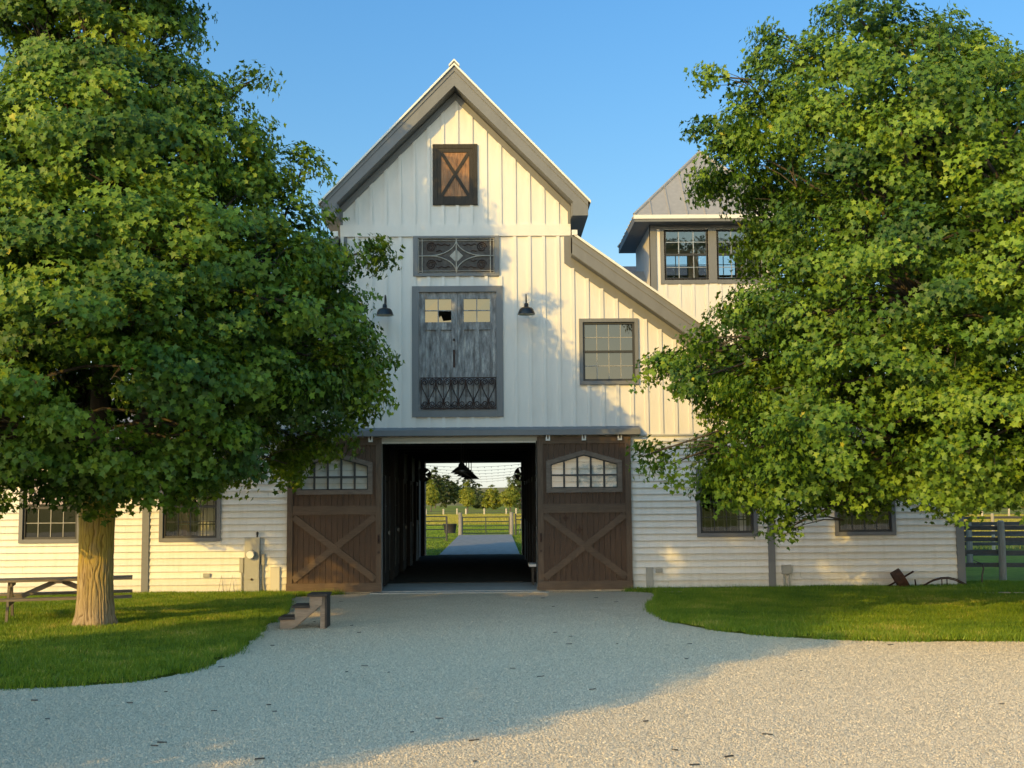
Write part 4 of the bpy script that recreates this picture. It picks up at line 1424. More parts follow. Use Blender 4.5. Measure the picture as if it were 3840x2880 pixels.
# pale seat just inside the right jamb
t = thing('bench', 'pale bench seat just visible behind the right door jamb', 'bench', (.98, 1.9, .045))
obj('seat', MB().box(-.20, .10, -.35, .35, .45, .51), 'whiteplastic', t, local=True)
for sx in (-.1, .07):
    for sy in (-.3, .3):
        obj('leg', MB().box(sx - .02, sx + .02, sy - .02, sy + .02, 0, .449), 'black', t, local=True)

# ------------------------------------------------------------------ gooseneck wall lamps
def wall_lamp(x, label):
    t = thing('wall_lamp', label, 'wall lamp', (x, -.5, 6.43), 'black gooseneck lamps beside the loft doors')
    mb = MB()
    mb.lathe([(.205, 0), (.195, .03), (.165, .12), (.13, .155), (.07, .175), (.055, .18), (.05, .25), (.03, .27), (0, .27)], n=28)
    obj('shade', mb, 'black', t, local=True, smooth=True)
    mb = MB(); mb.lathe([(.203, .001), (.19, .03), (.16, .115), (.12, .148), (0, .16)], n=28)
    obj('shade_lining', mb, 'lampin', t, local=True, smooth=True)
    mb = MB()
    pts = []
    for k in range(13):
        a = math.pi * k / 12
        pts.append((0, .16 - .16 * math.cos(a), .37 + .13 * math.sin(a)))
    pts = [(0, 0, .26)] + pts + [(0, .33, .26), (0, .36, .20), (0, .42, .17), (0, .49, .17)]
    mb.tube(pts, .014, 8)
    obj('gooseneck', mb, 'black', t, local=True, smooth=True)
    mb = MB(); mb.tube([(0, .465, .17), (0, .499, .17)], .055, 14)
    obj('mount', mb, 'black', t, local=True)
wall_lamp(.725, 'black gooseneck barn lamp right of the loft doors, casting its shadow on boards')
wall_lamp(-2.57, 'black gooseneck barn lamp left of the loft doors, half behind maple leaves')

# ------------------------------------------------------------------ things along the wall
t = thing('electric_meter', 'tall grey electric meter cabinet on the wall left of the brown door', 'meter', (-5.66, -.02, 0))
mb = MB(); mb.box(-5.83, -5.49, -.16, -.022, 0.0, 1.30); mb.box(-5.835, -5.485, -.165, -.0225, 1.301, 1.32); mb.box(-5.82, -5.50, -.168, -.1605, .36, .75)
mb.box(-5.68, -5.58, -.164, -.1603, 1.12, 1.16)
obj('cabinet', mb, 'greybox', t)
mb = MB(); mb.tube([(-5.68, -.161, .93), (-5.68, -.26, .93)], .105, 24); mb.tube([(-5.68, -.261, .93), (-5.68, -.30, .93)], .085, 24, 1)
obj('meter_dial', mb, ['greybox', 'whiteplastic'], t)
mb = MB(); mb.tube([(-5.555, -.09, 1.32), (-5.555, -.09, 1.38)], .022, 10); mb.lathe([(.03, 0), (.03, .06), (0, .075)], (-5.555, -.09, 1.38), 10)
obj('cap', mb, 'black', t)
mb = MB(); mb.tube([(-5.66, -.17, .36), (-5.66, -.19, .36)], .025, 10)
obj('lock', mb, 'iron', t)

def ubox(name, label, cat, x0, x1, z0, z1, d, mat, pipe=None, cap=True):
    t = thing(name, label, cat, ((x0 + x1) / 2, -.02, max(0, z0 if pipe is None else 0)))
    mb = MB()
    e = .008
    mb.box(x0, x1, -d, -.022, z0, z1)
    mb.box(x0 + .012, x1 - .012, -d - e, -d - .0005, z0 + .02, z1 - .012)
    obj('box', mb, mat, t)
    if cap:
        mb = MB(); mb.box(x0 - .006, x1 + .006, -d - .012, -.021, z1 + .0005, z1 + .014)
        obj('lid', mb, mat, t)
    if pipe:
        mb = MB()
        for pts in pipe: mb.tube(pts, .022, 8)
        obj('conduit', mb, mat, t)
    return t
ubox('utility_box', 'slim grey box on conduit left of the meter cabinet', 'utility box', -5.96, -5.865, .51, .84, .10, 'greybox', [[(-5.91, -.06, .51), (-5.91, -.06, 0)]])
ubox('utility_box', 'small grey box with bent conduit right of the meter cabinet', 'utility box', -5.46, -5.38, .67, .93, .09, 'greybox', [[(-5.42, -.055, .67), (-5.42, -.055, .35), (-5.40, -.06, .15), (-5.34, -.06, 0)]])
ubox('cable_box', 'cream cable box beside the left sliding door', 'cable box', -5.25, -5.03, .05, .62, .075, 'beigebox')
ubox('outlet_box', 'small grey outlet box low on the sunlit siding left of the wire stakes', 'outlet', -6.80, -6.64, .41, .50, .075, 'greybox', cap=False)
ubox('cable_box', 'pale grey cable box beside the right sliding door', 'cable box', 3.46, 3.62, .05, .53, .075, 'greybox')
ubox('outlet_box', 'small grey outlet box between pale cable box and right wing window', 'outlet', 3.68, 3.84, .42, .52, .075, 'greybox', cap=False)
ubox('junction_box', 'grey junction box on two conduits beside the right corner board', 'junction box', 6.62, 6.83, .36, .56, .12, 'greybox',
     [[(6.67, -.07, .36), (6.67, -.07, 0)], [(6.77, -.07, .36), (6.78, -.07, 0)]])
for i, x in enumerate((-6.30, -5.16 - 0.86)):
    x = -6.37 if i == 0 else -6.12
    mb = MB(); mb.tube([(x - .075, -.12, .0), (x, -.10, .45), (x + .07, -.12, .0)], .006, 6)
    tag(obj('wire_stake', mb, 'iron'), ('left' if i == 0 else 'right') + ' one of two bent wire stakes by the meter cabinet', 'wire stake', 'bent wire stakes by the meter')

# old rusty roller wheel and curved beam on the right
t = thing('farm_wheel', 'rusty iron drum wheel with axle leaning against the right wing', 'farm wheel', (9.2, -.35, 0))
ax = Vector((.80, -.14, .48)).normalized()
c = Vector((9.28, -.34, .23))
mb = MB()
def disc(mb, c, ax, r, h, n=24, mi=0):
    mb.tube([c - ax * h / 2, c + ax * h / 2], r, n, mi)
mb2 = MB()
nrm = ax.orthogonal().normalized()
bin_ = ax.cross(nrm)
ring = []
for k in range(28):
    a = k * 2 * math.pi / 28
    dvec = nrm * math.cos(a) + bin_ * math.sin(a)
    for rr, hh in ((.235, -.11), (.235, .11), (.215, .11), (.215, -.11)):
        mb.v.append(tuple(c + dvec * rr + ax * hh))
for k in range(28):
    for j in range(4):
        mb.f.append((k * 4 + j, k * 4 + (j + 1) % 4, ((k + 1) % 28) * 4 + (j + 1) % 4, ((k + 1) % 28) * 4 + j)); mb.m.append(0)
disc(mb, c + ax * -.02, ax, .214, .01)
obj('drum', mb, 'rust', t)
mb = MB(); mb.tube([c - ax * .36, c + ax * .36], .022, 8); mb.tube([c - ax * .36, c - ax * .36 + Vector((-.12, 0, -.03))], .018, 8)
obj('axle', mb, 'rust', t)
mb = MB()
for off in (0, .03):
    pts = [(9.80, -.25, .03), (9.95, -.25, .12), (10.08, -.25, .18), (10.25, -.25, .225), (10.42, -.25, .235), (10.60, -.25, .19), (10.78, -.25, .10), (10.90, -.25, .04), (11.02, -.25, .02)]
    mb.tube([(x, y - off, z + off) for x, y, z in pts], .013, 6)
mb.beam((10.28, -.26, .0), (10.28, -.26, .23), .03, .015, (1, 0, 0)); mb.beam((10.40, -.26, 0), (10.40, -.26, .235), .03, .015, (1, 0, 0))
mb.beam((9.68, -.25, .0), (9.66, -.25, .22), .05, .02, (1, 0, 0))
tag(obj('iron_beam', mb, 'rust'), 'curved rusty iron beam lying along the foot of the right wing', 'farm iron')

# water hydrant by the fence
t = thing('hydrant', 'black bent standpipe between barn corner and fence', 'hydrant', (11.55, .6, 0))
mb = MB(); mb.tube([(11.55, .6, 0), (11.56, .6, .25), (11.60, .6, .40), (11.58, .6, .50), (11.50, .6, .54), (11.42, .6, .52)], .02, 8)
obj('pipe', mb, 'black', t)
mb = MB(); mb.beam((11.5, .6, .54), (11.36, .6, .60), .025, .015)
obj('handle', mb, 'black', t)

# ------------------------------------------------------------------ mounting block
t = thing('mounting_block', 'wooden three step mounting block on the gravel before the left door', 'mounting block', (-3.3, -7.55, 0))
bx0, bx1, by0, by1 = -3.67, -2.90, -7.78, -7.30
hs = .19
for y0, y1 in ((by0, by0 + .04), (by1 - .04, by1)):
    mb = MB()
    mb.prism([(bx0, .0), (bx0 + .15, 0), (bx0 + .24, .03), (bx1 - .06, .415), (bx1 - .06, .545), (bx1 - .275, .545), (bx1 - .275, .36), (bx0 + .25, .355), (bx0 + .25, .175), (bx0, .165)], y0, y1)
    obj('side_panel', mb, 'paleply', t)
for k, (a, b, z) in enumerate(((bx0 - .02, bx0 + .25, .166), (bx0 + .20, bx1 - .27, .357), (bx1 - .31, bx1 + .03, .546))):
    mb = MB(); mb.box(a, b, by0 - .03, by1 + .03, z, z + .042)
    obj('tread', mb, 'tread', t)
for y0 in (by0 + .041, by1 - .041 - .06):
    mb = MB(); mb.box(bx1 - .10, bx1 - .02, y0 - .0, y0 + .06, 0, .545)
    obj('leg', mb, 'paleply', t)
mb = MB(); mb.box(bx1 - .019, bx1 + .015, by0 + .02, by1 - .02, .02, .54)
obj('back_panel', mb, 'tread', t)

# ------------------------------------------------------------------ picnic table
t = thing('picnic_table', 'grey wooden picnic table on the grass behind the maple trunk', 'picnic table', (-8.02, -6.0, .03), rz=R(16))
mb = MB()
for k in range(5):
    y = -.37 + k * .15
    mb.box(-1.28, 1.28, y, y + .14, .72, .76)
mb.box(-.06, .06, -.33, .33, .68, .719)
obj('tabletop', mb, 'tablewood', t, local=True)
for s in (-1, 1):
    mb = MB()
    for k in range(2):
        y = s * .72 - .14 + k * .145
        mb.box(-1.28, 1.28, y, y + .135, .42, .46)
    obj('bench', mb, 'tablewood', t, local=True)
for ex in (-.83, .83):
    for s in (-1, 1):
        mb = MB(); mb.beam((ex, s * .16, .715), (ex, s * .56, .0), .045, .10, (0, 1, 0))
        obj('leg', mb, 'tablewood', t, local=True)
    for q in ((ex + .024, ex + .062, -.86, .86, .33, .419), (ex + .024, ex + .062, -.33, .33, .64, .719)):
        obj('crossbeam', MB().box(*q), 'tablewood', t, local=True)
    mb = MB(); mb.beam((ex * .95, 0, .38), (ex * .08, 0, .70), .05, .09, (0, 0, 1))
    obj('brace', mb, 'tablewood', t, local=True)

# ------------------------------------------------------------------ trees
LEAF2D = np.array([(0, .40), (0, .03), (.36, -.02), (.28, .20), (.62, .46), (.24, .58), (0, 1.0), (-.24, .58), (-.62, .46), (-.28, .20), (-.36, -.02)])
LEAFZ = np.array([0, .0, .10, .05, .16, .05, -.10, .05, .16, .05, .10])
LF = np.array([(0, i, i + 1) for i in range(1, 10)] + [(0, 10, 1)])
DIA2D = np.array([(0, 0), (.4, .45), (0, 1.0), (-.4, .45)])
DIAZ = np.array([0, .12, -.08, .12])
DF = np.array([(0, 1, 2), (0, 2, 3)])

def leaf_cloud(name, C, Nn, A, S, rnd, mat, parent, shape='maple'):
    P2, PZ, FF = (LEAF2D, LEAFZ, LF) if shape == 'maple' else (DIA2D, DIAZ, DF)
    Nn = Nn / np.linalg.norm(Nn, axis=1, keepdims=True)
    A = A - Nn * (A * Nn).sum(1, keepdims=True)
    A = A / np.maximum(np.linalg.norm(A, axis=1, keepdims=True), 1e-6)
    B = np.cross(A, Nn)
    k = len(P2)
    V = C[:, None] + S[:, None, None] * (B[:, None] * P2[None, :, :1] + A[:, None] * P2[None, :, 1:] + Nn[:, None] * PZ[None, :, None])
    F = (FF[None] + (np.arange(len(C)) * k)[:, None, None]).reshape(-1, 3)
    return np_mesh(name, V.reshape(-1, 3), F, mat, np.repeat(rnd, k), parent)

def unit(r, n):
    v = r.normal(0, 1, (n, 3))
    return v / np.linalg.norm(v, axis=1, keepdims=True)

def make_crown(seed, prof, n_bough, leaf, spray_k, leaves_per, rough=.10, inner=.25, extra=(), rmin=.5, rmax=1.05, zflat=.68, yscale=1.0, reject=None):
    """prof: list of (z, cx, r). returns bough list and leaf arrays (local coordinates)"""
    r = np.random.default_rng(seed)
    pz = np.array([p[0] for p in prof]); pc = np.array([p[1] for p in prof]); pr = np.array([p[2] for p in prof])
    boughs = []
    tries = 0
    while len(boughs) < n_bough and tries < n_bough * 60:
        tries += 1
        z = r.uniform(pz[0], pz[-1])
        rr = np.interp(z, pz, pr)
        if r.random() > (rr + .5) / (pr.max() + .5): continue
        th = r.uniform(0, 2 * np.pi)
        Rb = r.uniform(rmin, rmax)
        isin = r.random() < inner
        nz = 1 + rough * (2 * float(noise2(np.array([th * 2.2 + 9]), np.array([z * .9]), seed, 1.0)[0]) - 1)
        env = max(rr * nz - Rb * .95 - .18, 0.0)
        if isin: env *= r.uniform(.35, .75)
        c = np.array([np.interp(z, pz, pc) + env * np.cos(th), env * np.sin(th) * yscale, max(z, pz[0] + Rb * .55)])
        if c[2] > pz[-1] - Rb * .5: c[2] = pz[-1] - Rb * .5
        if reject is not None and reject(c, Rb): continue
        if any(np.linalg.norm(c - b[0]) < .59 * (Rb + b[1]) for b in boughs): continue
        boughs.append((c, Rb))
    for e in extra: boughs.append((np.array(e[:3], float), e[3]))
    Cs, Ns, As, Ss, Rn = [], [], [], [], []
    for c, Rb in boughs:
        zc = np.interp(c[2], pz, pc)
        out = np.array([c[0] - zc, c[1], 0.0])
        l = np.linalg.norm(out)
        out = out / l if l > .15 else np.array([0, 0, 1.0])
        ns = max(4, int(spray_k * Rb * Rb))
        d = unit(r, ns) + out * .55 + np.array([0, 0, .18])
        d /= np.linalg.norm(d, axis=1, keepdims=True)
        sp = c + d * (Rb * r.uniform(.55, 1.08, ns))[:, None] * np.array([1, 1, zflat])
        tone = r.normal(0, .17)
        for i in range(ns):
            m = int(leaves_per * r.uniform(.6, 1.35))
            q = unit(r, m) * (r.random(m) ** .45 * .36)[:, None] * np.array([1, 1, .62])
            # spray droops away from its root
            p = sp[i] + q
            p[:, 2] -= .12 * (q @ d[i]) 
            n = d[i] * .9 + out * .35 + np.array([0, 0, .38]) + r.normal(0, .42, (m, 3))
            a = d[i] * .6 + np.array([0, 0, -.75]) + r.normal(0, .5, (m, 3))
            Cs.append(p); Ns.append(n); As.append(a)
            Ss.append(leaf * r.uniform(.55, 1.15, m))
            Rn.append(np.clip(.42 + tone + r.normal(0, .10) + r.normal(0, .15, m), 0, .97))
    C, Nn, A, S, Rn = map(np.concatenate, (Cs, Ns, As, Ss, Rn))
    print('LEAVES', len(C), len(boughs))
    # a few turned leaves
    turn = r.random(len(Rn)) < .003
    Rn[turn] = 1.0
    return boughs, C, Nn, A, S, Rn

def limb(mb, p, q, r0, r1, rs, n=6, sag=.0):
    p, q = Vector(p), Vector(q)
    d = q - p
    pts, rr = [], []
    off = Vector((rs.uniform(-1, 1), rs.uniform(-1, 1), 0)) * d.length * .06
    for k in range(n + 1):
        t = k / n
        v = p + d * t
        v += off * math.sin(math.pi * t) + Vector((0, 0, 1)) * (d.length * .10 * math.sin(math.pi * t))
        pts.append(v); rr.append(r0 + (r1 - r0) * t)
    mb.tube(pts, rr, 7)

def trunk_mesh(prof, name, parent, seed, amp=.016, na=240, nz=170):
    """bark with real vertical ridges"""
    zz = np.linspace(prof[0][0], prof[-1][0], nz)
    th = np.linspace(0, 2 * np.pi, na, endpoint=False)
    T, Z = np.meshgrid(th, zz)
    rr = np.interp(Z, [p[0] for p in prof], [p[1] for p in prof])
    u = T / (2 * np.pi) * 56 + .5 * np.sin(Z * 4.1 + T * 2) + 2.6 * noise2(T * 5, Z * 3.4, seed) + 1.1 * noise2(T * 11, Z * 8, seed + 5)
    ridge = np.abs(np.sin(u * np.pi * .5 + 2.4 * noise2(T * 5 + 7, Z * 1.7, seed + 1)))
    flare = np.maximum(0, .35 - Z) / .35
    rr = rr + amp * (ridge ** .7 - .6) * (1 - .0 * Z) + .05 * flare ** 2 * np.sin(T * 5 + 1.0) + .012 * (noise2(T * 6, Z * 6, seed + 2) - .5)
    V = np.stack([rr * np.cos(T), rr * np.sin(T), Z], -1).reshape(-1, 3)
    i, j = np.meshgrid(np.arange(nz - 1), np.arange(na), indexing='ij')
    a = i * na + j; b = i * na + (j + 1) % na; c = a + na; d = b + na
    F = np.concatenate([np.stack([a, b, d], -1).reshape(-1, 3), np.stack([a, d, c], -1).reshape(-1, 3)])
    return np_mesh(name, V, F, 'bark', np.clip(ridge ** .7, 0, 1).ravel(), parent, smooth=True)

def maple(label, loc, seed, prof, n_bough, extra=(), leaf=.11, spray_k=29, lp=54, tr=.30, rough=.12, inner=.14, lean=(0, 0), group=None, yscale=1.0, rmax=1.05, reject=None):
    t = thing('maple_tree', label, 'tree', loc, group)
    boughs, C, Nn, A, S, Rn = make_crown(seed, prof, n_bough, leaf, spray_k, lp, rough, inner, extra, yscale=yscale, rmax=rmax, reject=reject)
    leaf_cloud('crown', C, Nn, A, S, Rn, 'leaf', t)
    tp = [(-.05, tr * 1.32), (.06, tr * 1.20), (.2, tr * 1.08), (.5, tr * 1.0), (1.2, tr * .95), (1.8, tr * .98), (2.2, tr * 1.05), (2.7, tr * .9)]
    trunk_mesh(tp, 'trunk', t, seed)
    rs = random.Random(seed)
    mb = MB()
    top = prof[-1][0]
    ax = lambda z: Vector((np.interp(z, [p[0] for p in prof], [p[1] for p in prof]) * min(1, max(0, (z - 1.5) / 3)), 0, z))
    pts = [ax(2.5), ax(3.6), ax(5.0), ax(6.6), ax(8.0), ax(top - .8)]
    mb.tube(pts, [tr * .72, tr * .55, tr * .42, tr * .27, tr * .16, .02], 9)
    main = []
    for k in range(7):
        a = k * 2 * math.pi / 7 + rs.uniform(-.3, .3)
        z1 = rs.uniform(3.6, 6.2)
        rr = np.interp(z1, [p[0] for p in prof], [p[2] for p in prof]) * .55
        q = ax(z1) + Vector((rr * math.cos(a), rr * math.sin(a), 0))
        p = Vector((0, 0, rs.uniform(1.9, 2.6)))
        limb(mb, p, q, tr * .36, .05, rs)
        main.append((p, q))
    for c, Rb in boughs:
        cv = Vector(c)
        best = None
        for p, q in main:
            for f in (.35, .6, .85, 1.0):
                s_ = p.lerp(q, f) + Vector((0, 0, 1)) * (q - p).length * .10 * math.sin(math.pi * f)
                if s_.z > cv.z + .4: continue
                d_ = (s_ - cv).length
                if best is None or d_ < best[0]: best = (d_, s_)
        for z in (3, 4.5, 6, 7.5):
            if z < cv.z - .3:
                s_ = ax(z); d_ = (s_ - cv).length * 1.05
                if best is None or d_ < best[0]: best = (d_, s_)
        st = best[1] if best else Vector((0, 0, 2.3))
        limb(mb, st, cv, min(.045, .018 + .012 * (cv - st).length), .012, rs, 5)
        for _ in range(3):
            e = cv + Vector((rs.uniform(-1, 1), rs.uniform(-1, 1), rs.uniform(-.6, .8))) * Rb * .8
            limb(mb, st.lerp(cv, .8), e, .012, .004, rs, 3)
    obj('branches', mb, 'branchbark', t, local=True, smooth=True)
    return t

# left maple
TAZ, TEL = math.tan(R(SUN_AZ)), math.tan(R(SUN_EL)) / math.cos(R(SUN_AZ))
def clear_low_wall(c, Rb):
    # this crown is higher on its far left side (the evening sun reaches the foot of the wall under it)
    for yy in (0.0, -.7):
        y = c[1] + yy * Rb
        X = -6.97 + c[0] + (7.2 - y) * TAZ
        drop = (7.2 - y) * TEL
        lo, hi = c[2] - Rb * .75 - .25 - drop, c[2] + Rb * .75 - drop
        if -13 < X - Rb and X - Rb * .6 < -3.2 and lo < .55 and hi > 0: return True
        X, lo, hi = X - .9 * TAZ, lo + .9 * TEL, hi + .9 * TEL
        if X - Rb * .6 < 1.4 and lo < .12 and hi > 0.05: return True
    return False
PL = [(2.05, .1, 2.4), (2.35, 0, 3.0), (2.6, 0, 3.5), (2.9, 0, 4.1), (3.2, 0, 4.3), (3.6, 0, 4.6), (4.0, 0, 4.8), (4.8, 0, 4.9), (5.2, 0, 5.0), (5.9, 0, 4.8), (6.6, 0, 4.5), (7.0, 0, 3.85), (7.5, 0, 3.55),
      (8.1, 0, 3.35), (8.7, 0, 2.8), (9.1, 0, 2.55), (9.65, .05, 1.95), (10.2, .0, 1.75), (10.8, -.2, 1.9), (11.6, -.3, 2.0), (12.5, -.35, 1.6), (13.5, -.4, .7)]
left_tree = maple('large full green maple with lichen yellow trunk on the left lawn', (-6.97, -7.2, .03), 5, PL, 320, reject=clear_low_wall,
                  extra=[(2.75, -.2, 9.65, .24), (-1.6, -3.1, 2.7, .55), (-2.8, -2.9, 2.75, .6), (.3, -3.0, 2.7, .55), (1.5, -2.6, 2.65, .55), (-.7, -2.4, 2.55, .5), (2.6, -2.0, 2.75, .6), (-3.8, -3.0, 3.0, .7), (-2.1, -2.7, 4.5, .85), (-1.1, -3.3, 5.2, .9), (-3.1, -1.9, 5.0, .9), (-2.9, -3.0, 3.75, .75), (-3.4, -2.6, 5.8, .9), (-1.0, -3.4, 3.9, .8), (-3.9, -1.6, 6.3, .85), (-4.2, -2.2, 4.6, .8), (.2, -3.6, 4.6, .8), (-2.2, -3.1, 6.4, .9), (4.55, .2, 6.55, .55), (3.6, -.4, 7.95, .5), (-1.3, .1, 11.8, .9), (-.3, .4, 12.3, .9), (.55, -.2, 11.5, .8), (-1.5, -.2, 10.9, .85), (-.1, 0, 13.0, .75), (-1.2, .3, 12.7, .75), (-.4, -.6, 11.4, .9), (.9, .3, 10.8, .7)])
# right maple (its trunk stands just outside the picture)
K = 20.8 / 17
PR = [(2.18 + (L_ - 2.18) * K, (b + a) / 2 * K, (b - a) / 2 * K) for L_, a, b in
      [(2.0, -3.9, .6), (2.25, -4.8, 2.4), (2.67, -5.2, 3.9), (3.3, -5.1, 4.2), (4.0, -5.4, 4.2), (4.5, -4.95, 4.2), (5.2, -4.75, 3.9), (5.9, -4.8, 3.2), (6.4, -4.95, 2.6), (6.96, -5.0, 1.9), (7.35, -4.75, 1.0),
       (7.9, -4.5, -.3), (8.2, -4.6, -.75), (8.55, -4.3, -.8), (8.85, -2.9, -.9)]]
right_tree = maple('large green maple overhanging the right wing, trunk outside the picture', (9.66, -8.0, .03), 23, PR, 400,
                   extra=[(x * K, y, 2.18 + (z - 2.18) * K, q) for x, y, z, q in [(-4.9, 0, 7.35, .16), (-4.55, 0, 7.1, .25), (-5.6, .2, 3.95, .38), (-5.75, 0, 2.75, .28), (-5.45, .1, 2.6, .36), (-2.3, -.2, 8.85, .3), (-.95, 0, 8.55, .3), (-3.85, 0, 8.75, .28), (-1.5, .2, 8.95, .3), (-3.0, -.2, 8.95, .22), (-4.75, .1, 8.15, .25), (-.5, 0, 8.2, .4), (-4.3, 0, 2.25, .35), (-3.9, -.3, 1.95, .3), (-4.0, -.5, 1.7, .22)]], leaf=.096, lp=56, yscale=.85)
# shade trees standing left of and behind the camera
for i, (x, y, s, rz) in enumerate(((-10.2, -22.7, 1.0, 2.51),)):
    c = dup(left_tree)
    c.location = (x, y, .0); c.rotation_euler.z = rz; c.scale = (-s, s, s * .92)
    c['label'] = ('green maple standing left of the camera, its shadow crossing the gravel' if i == 0 else 'green maple behind the camera on the far side of the drive')

# ------------------------------------------------------------------ far side of the barn
def far_tree(label, x, y, h, w, seed, mat='leaffar', base=.18, n=36, leaf=.3, lp=26, group='trees beyond the paddocks', name='paddock_tree', sp=7, shape=None):
    t = thing(name, label, 'tree', (x, y, 0), group)
    shape = shape or [(base, .35), (base + .12, .8), (.45, 1.0), (.65, .85), (.82, .55), (1.0, .12)]
    prof = [(a * h, 0.0, b * w / 2) for a, b in shape]
    k = w / 6
    bs, C, Nn, A, S, Rn = make_crown(seed, prof, n, leaf, sp / (k * k), lp, .25, .25, rmin=.5 * k, rmax=1.1 * k)
    leaf_cloud('crown', C, Nn, A, S, Rn, mat, t, 'dia')
    mb = MB()
    mb.tube([(0, 0, -.1), (.02 * h, 0, h * .3), (0, .01 * h, h * .8)], [.022 * h, .016 * h, .004 * h], 8)
    rs = random.Random(seed)
    for c, Rb in bs[::3]:
        limb(mb, (0, 0, max(.1 * h, c[2] * .5)), tuple(c), .008 * h, .002 * h, rs, 4)
    obj('trunk', mb, 'barkfar', t, local=True)
    return t
def fx(cx, d): return (1400 + cx * .3496 - 1859) * d / 4600
PG = 'trees beyond the paddocks'
far_tree('bright yellow green maple at the left of the far doorway view', fx(612, 205), 176, 5.4, 2.9, 31, n=60, leaf=.22, lp=30)
far_tree('tall dark tree rising behind the bright maple', fx(655, 280), 251, 9.6, 4.6, 32, 'leafdark', n=60, leaf=.34, lp=30)
far_tree('broad dark tree right of the tall dark one', fx(770, 290), 262, 8.3, 6.4, 33, 'leafdark', base=.05, n=70, leaf=.36, lp=30)
far_tree('golden green sapling tree behind the gate, sparse tip above', fx(1000, 190), 161, 5.6, 2.7, 34, n=50, leaf=.2, lp=22, shape=[(.16, .4), (.3, .95), (.48, 1.0), (.62, .7), (.72, .25), (1.0, .12)])
far_tree('golden green sapling tree behind the right gate post, sparse tip above', fx(1455, 180), 151, 5.5, 2.9, 35, n=50, leaf=.2, lp=22, shape=[(.16, .4), (.3, .95), (.48, 1.0), (.60, .75), (.70, .3), (1.0, .16)])
far_tree('rounded olive bush between the two golden saplings', fx(1270, 240), 211, 4.6, 4.4, 36, 'leaffar', base=.02, n=50, leaf=.3, lp=26)
far_tree('low dark bush left of the olive bush', fx(1140, 260), 231, 3.6, 5.0, 37, 'leafdark', base=.02, n=40, leaf=.3, lp=26)
far_tree('dark green tree at the right edge of the far doorway', fx(1565, 230), 201, 7.4, 5.0, 38, 'leafdark', base=.05, n=60, leaf=.32, lp=28)
far_tree('far grey green tree above the tan field', fx(985, 420), 391, 9.5, 12, 39, 'leafdark', base=.02, n=60, leaf=.6, lp=24)
# beyond the right end of the barn
for i, (x, y, h, w, m) in enumerate(((34, 108, 6.5, 5.5, 'leaffar'), (40.5, 112, 6.0, 5.5, 'leaffar'), (47, 115, 7, 6, 'leaffar'), (29, 118, 7.5, 6, 'leafdark'))):
    far_tree(['golden bushy tree nearest the barn corner, past the paddock', 'golden bushy tree second from the barn corner, past the paddock', 'golden bushy tree third from the barn corner, past the paddock', 'dark tree behind the golden ones past the barn corner'][i], x, y, h, w, 50 + i, m, base=.03, n=50, leaf=.32, lp=26)
# distant wood line
for i in range(9):
    far_tree('distant dark tree on the horizon %s' % ['far left', 'left', 'left of the doorway', 'behind the doorway', 'right of the doorway', 'behind the right wing', 'past the right wing', 'far right', 'farthest right'][i],
             -190 + i * 52 + (i * 17) % 9, 430 + (i * 31) % 60, 10 + (i * 7) % 5, 26, 70 + i, 'leafdark', base=.02, n=45, leaf=1.1, lp=20, group='distant horizon trees', name='horizon_tree')

# hills
mb = MB()
nx, ny = 60, 10
vs = []
for j in range(ny + 1):
    for i in range(nx + 1):
        x = -900 + 1800 * i / nx; y = 330 + 700 * j / ny
        z = -.2 + 7.5 * math.sin(min(1, j / ny * 1.5) * math.pi / 2) ** 1.6 * (1 + .25 * math.sin(x * .008 + 1))
        vs.append((x, y, z))
mb.add(vs, [(j * (nx + 1) + i, j * (nx + 1) + i + 1, (j + 1) * (nx + 1) + i + 1, (j + 1) * (nx + 1) + i) for j in range(ny) for i in range(nx)])
tag(obj('hills', mb, 'hill', smooth=True), kind='structure')

box_ = lambda x0, x1, y0, y1: [(x0, y0), (x1, y0), (x1, y1), (x0, y1)]
tag(grass(box_(-14, 12, 74, 132), 90000, -14, 12, 74, 132, 'meadow_grass', .08, .24, -.03, .022, 'drygrass'), 'golden meadow grass in the paddock behind the gate', 'grass')
tag(grass(box_(18, 56, 20, 100), 120000, 18, 56, 20, 100, 'meadow_grass', .06, .2, -.03, .022, 'drygrass'), 'golden meadow grass in the paddock right of the barn', 'grass')
tag(grass(box_(-11, 10, 18, 74), 170000, -11, 10, 18.3, 74, 'grass', .03, .07, -.02, .008), 'short green grass on both sides of the rear path, standing in for the barn shadow past the gate', 'grass')  # past the gate its darker green stands in for the barn's shadow

# path behind the barn
mb = MB(); mb.box(-2.2, .86, DEPTH + .45, 43.5, -.06, .05)
tag(obj('path', mb, 'pathmat'), kind='structure')
mb = MB(); mb.add([(-30, DEPTH, -.02), (30, DEPTH, -.02), (30, 60, -.02), (-30, 60, -.02)], [(0, 1, 2, 3)])
tag(obj('rear_lawn', mb, 'lawn'), kind='structure')

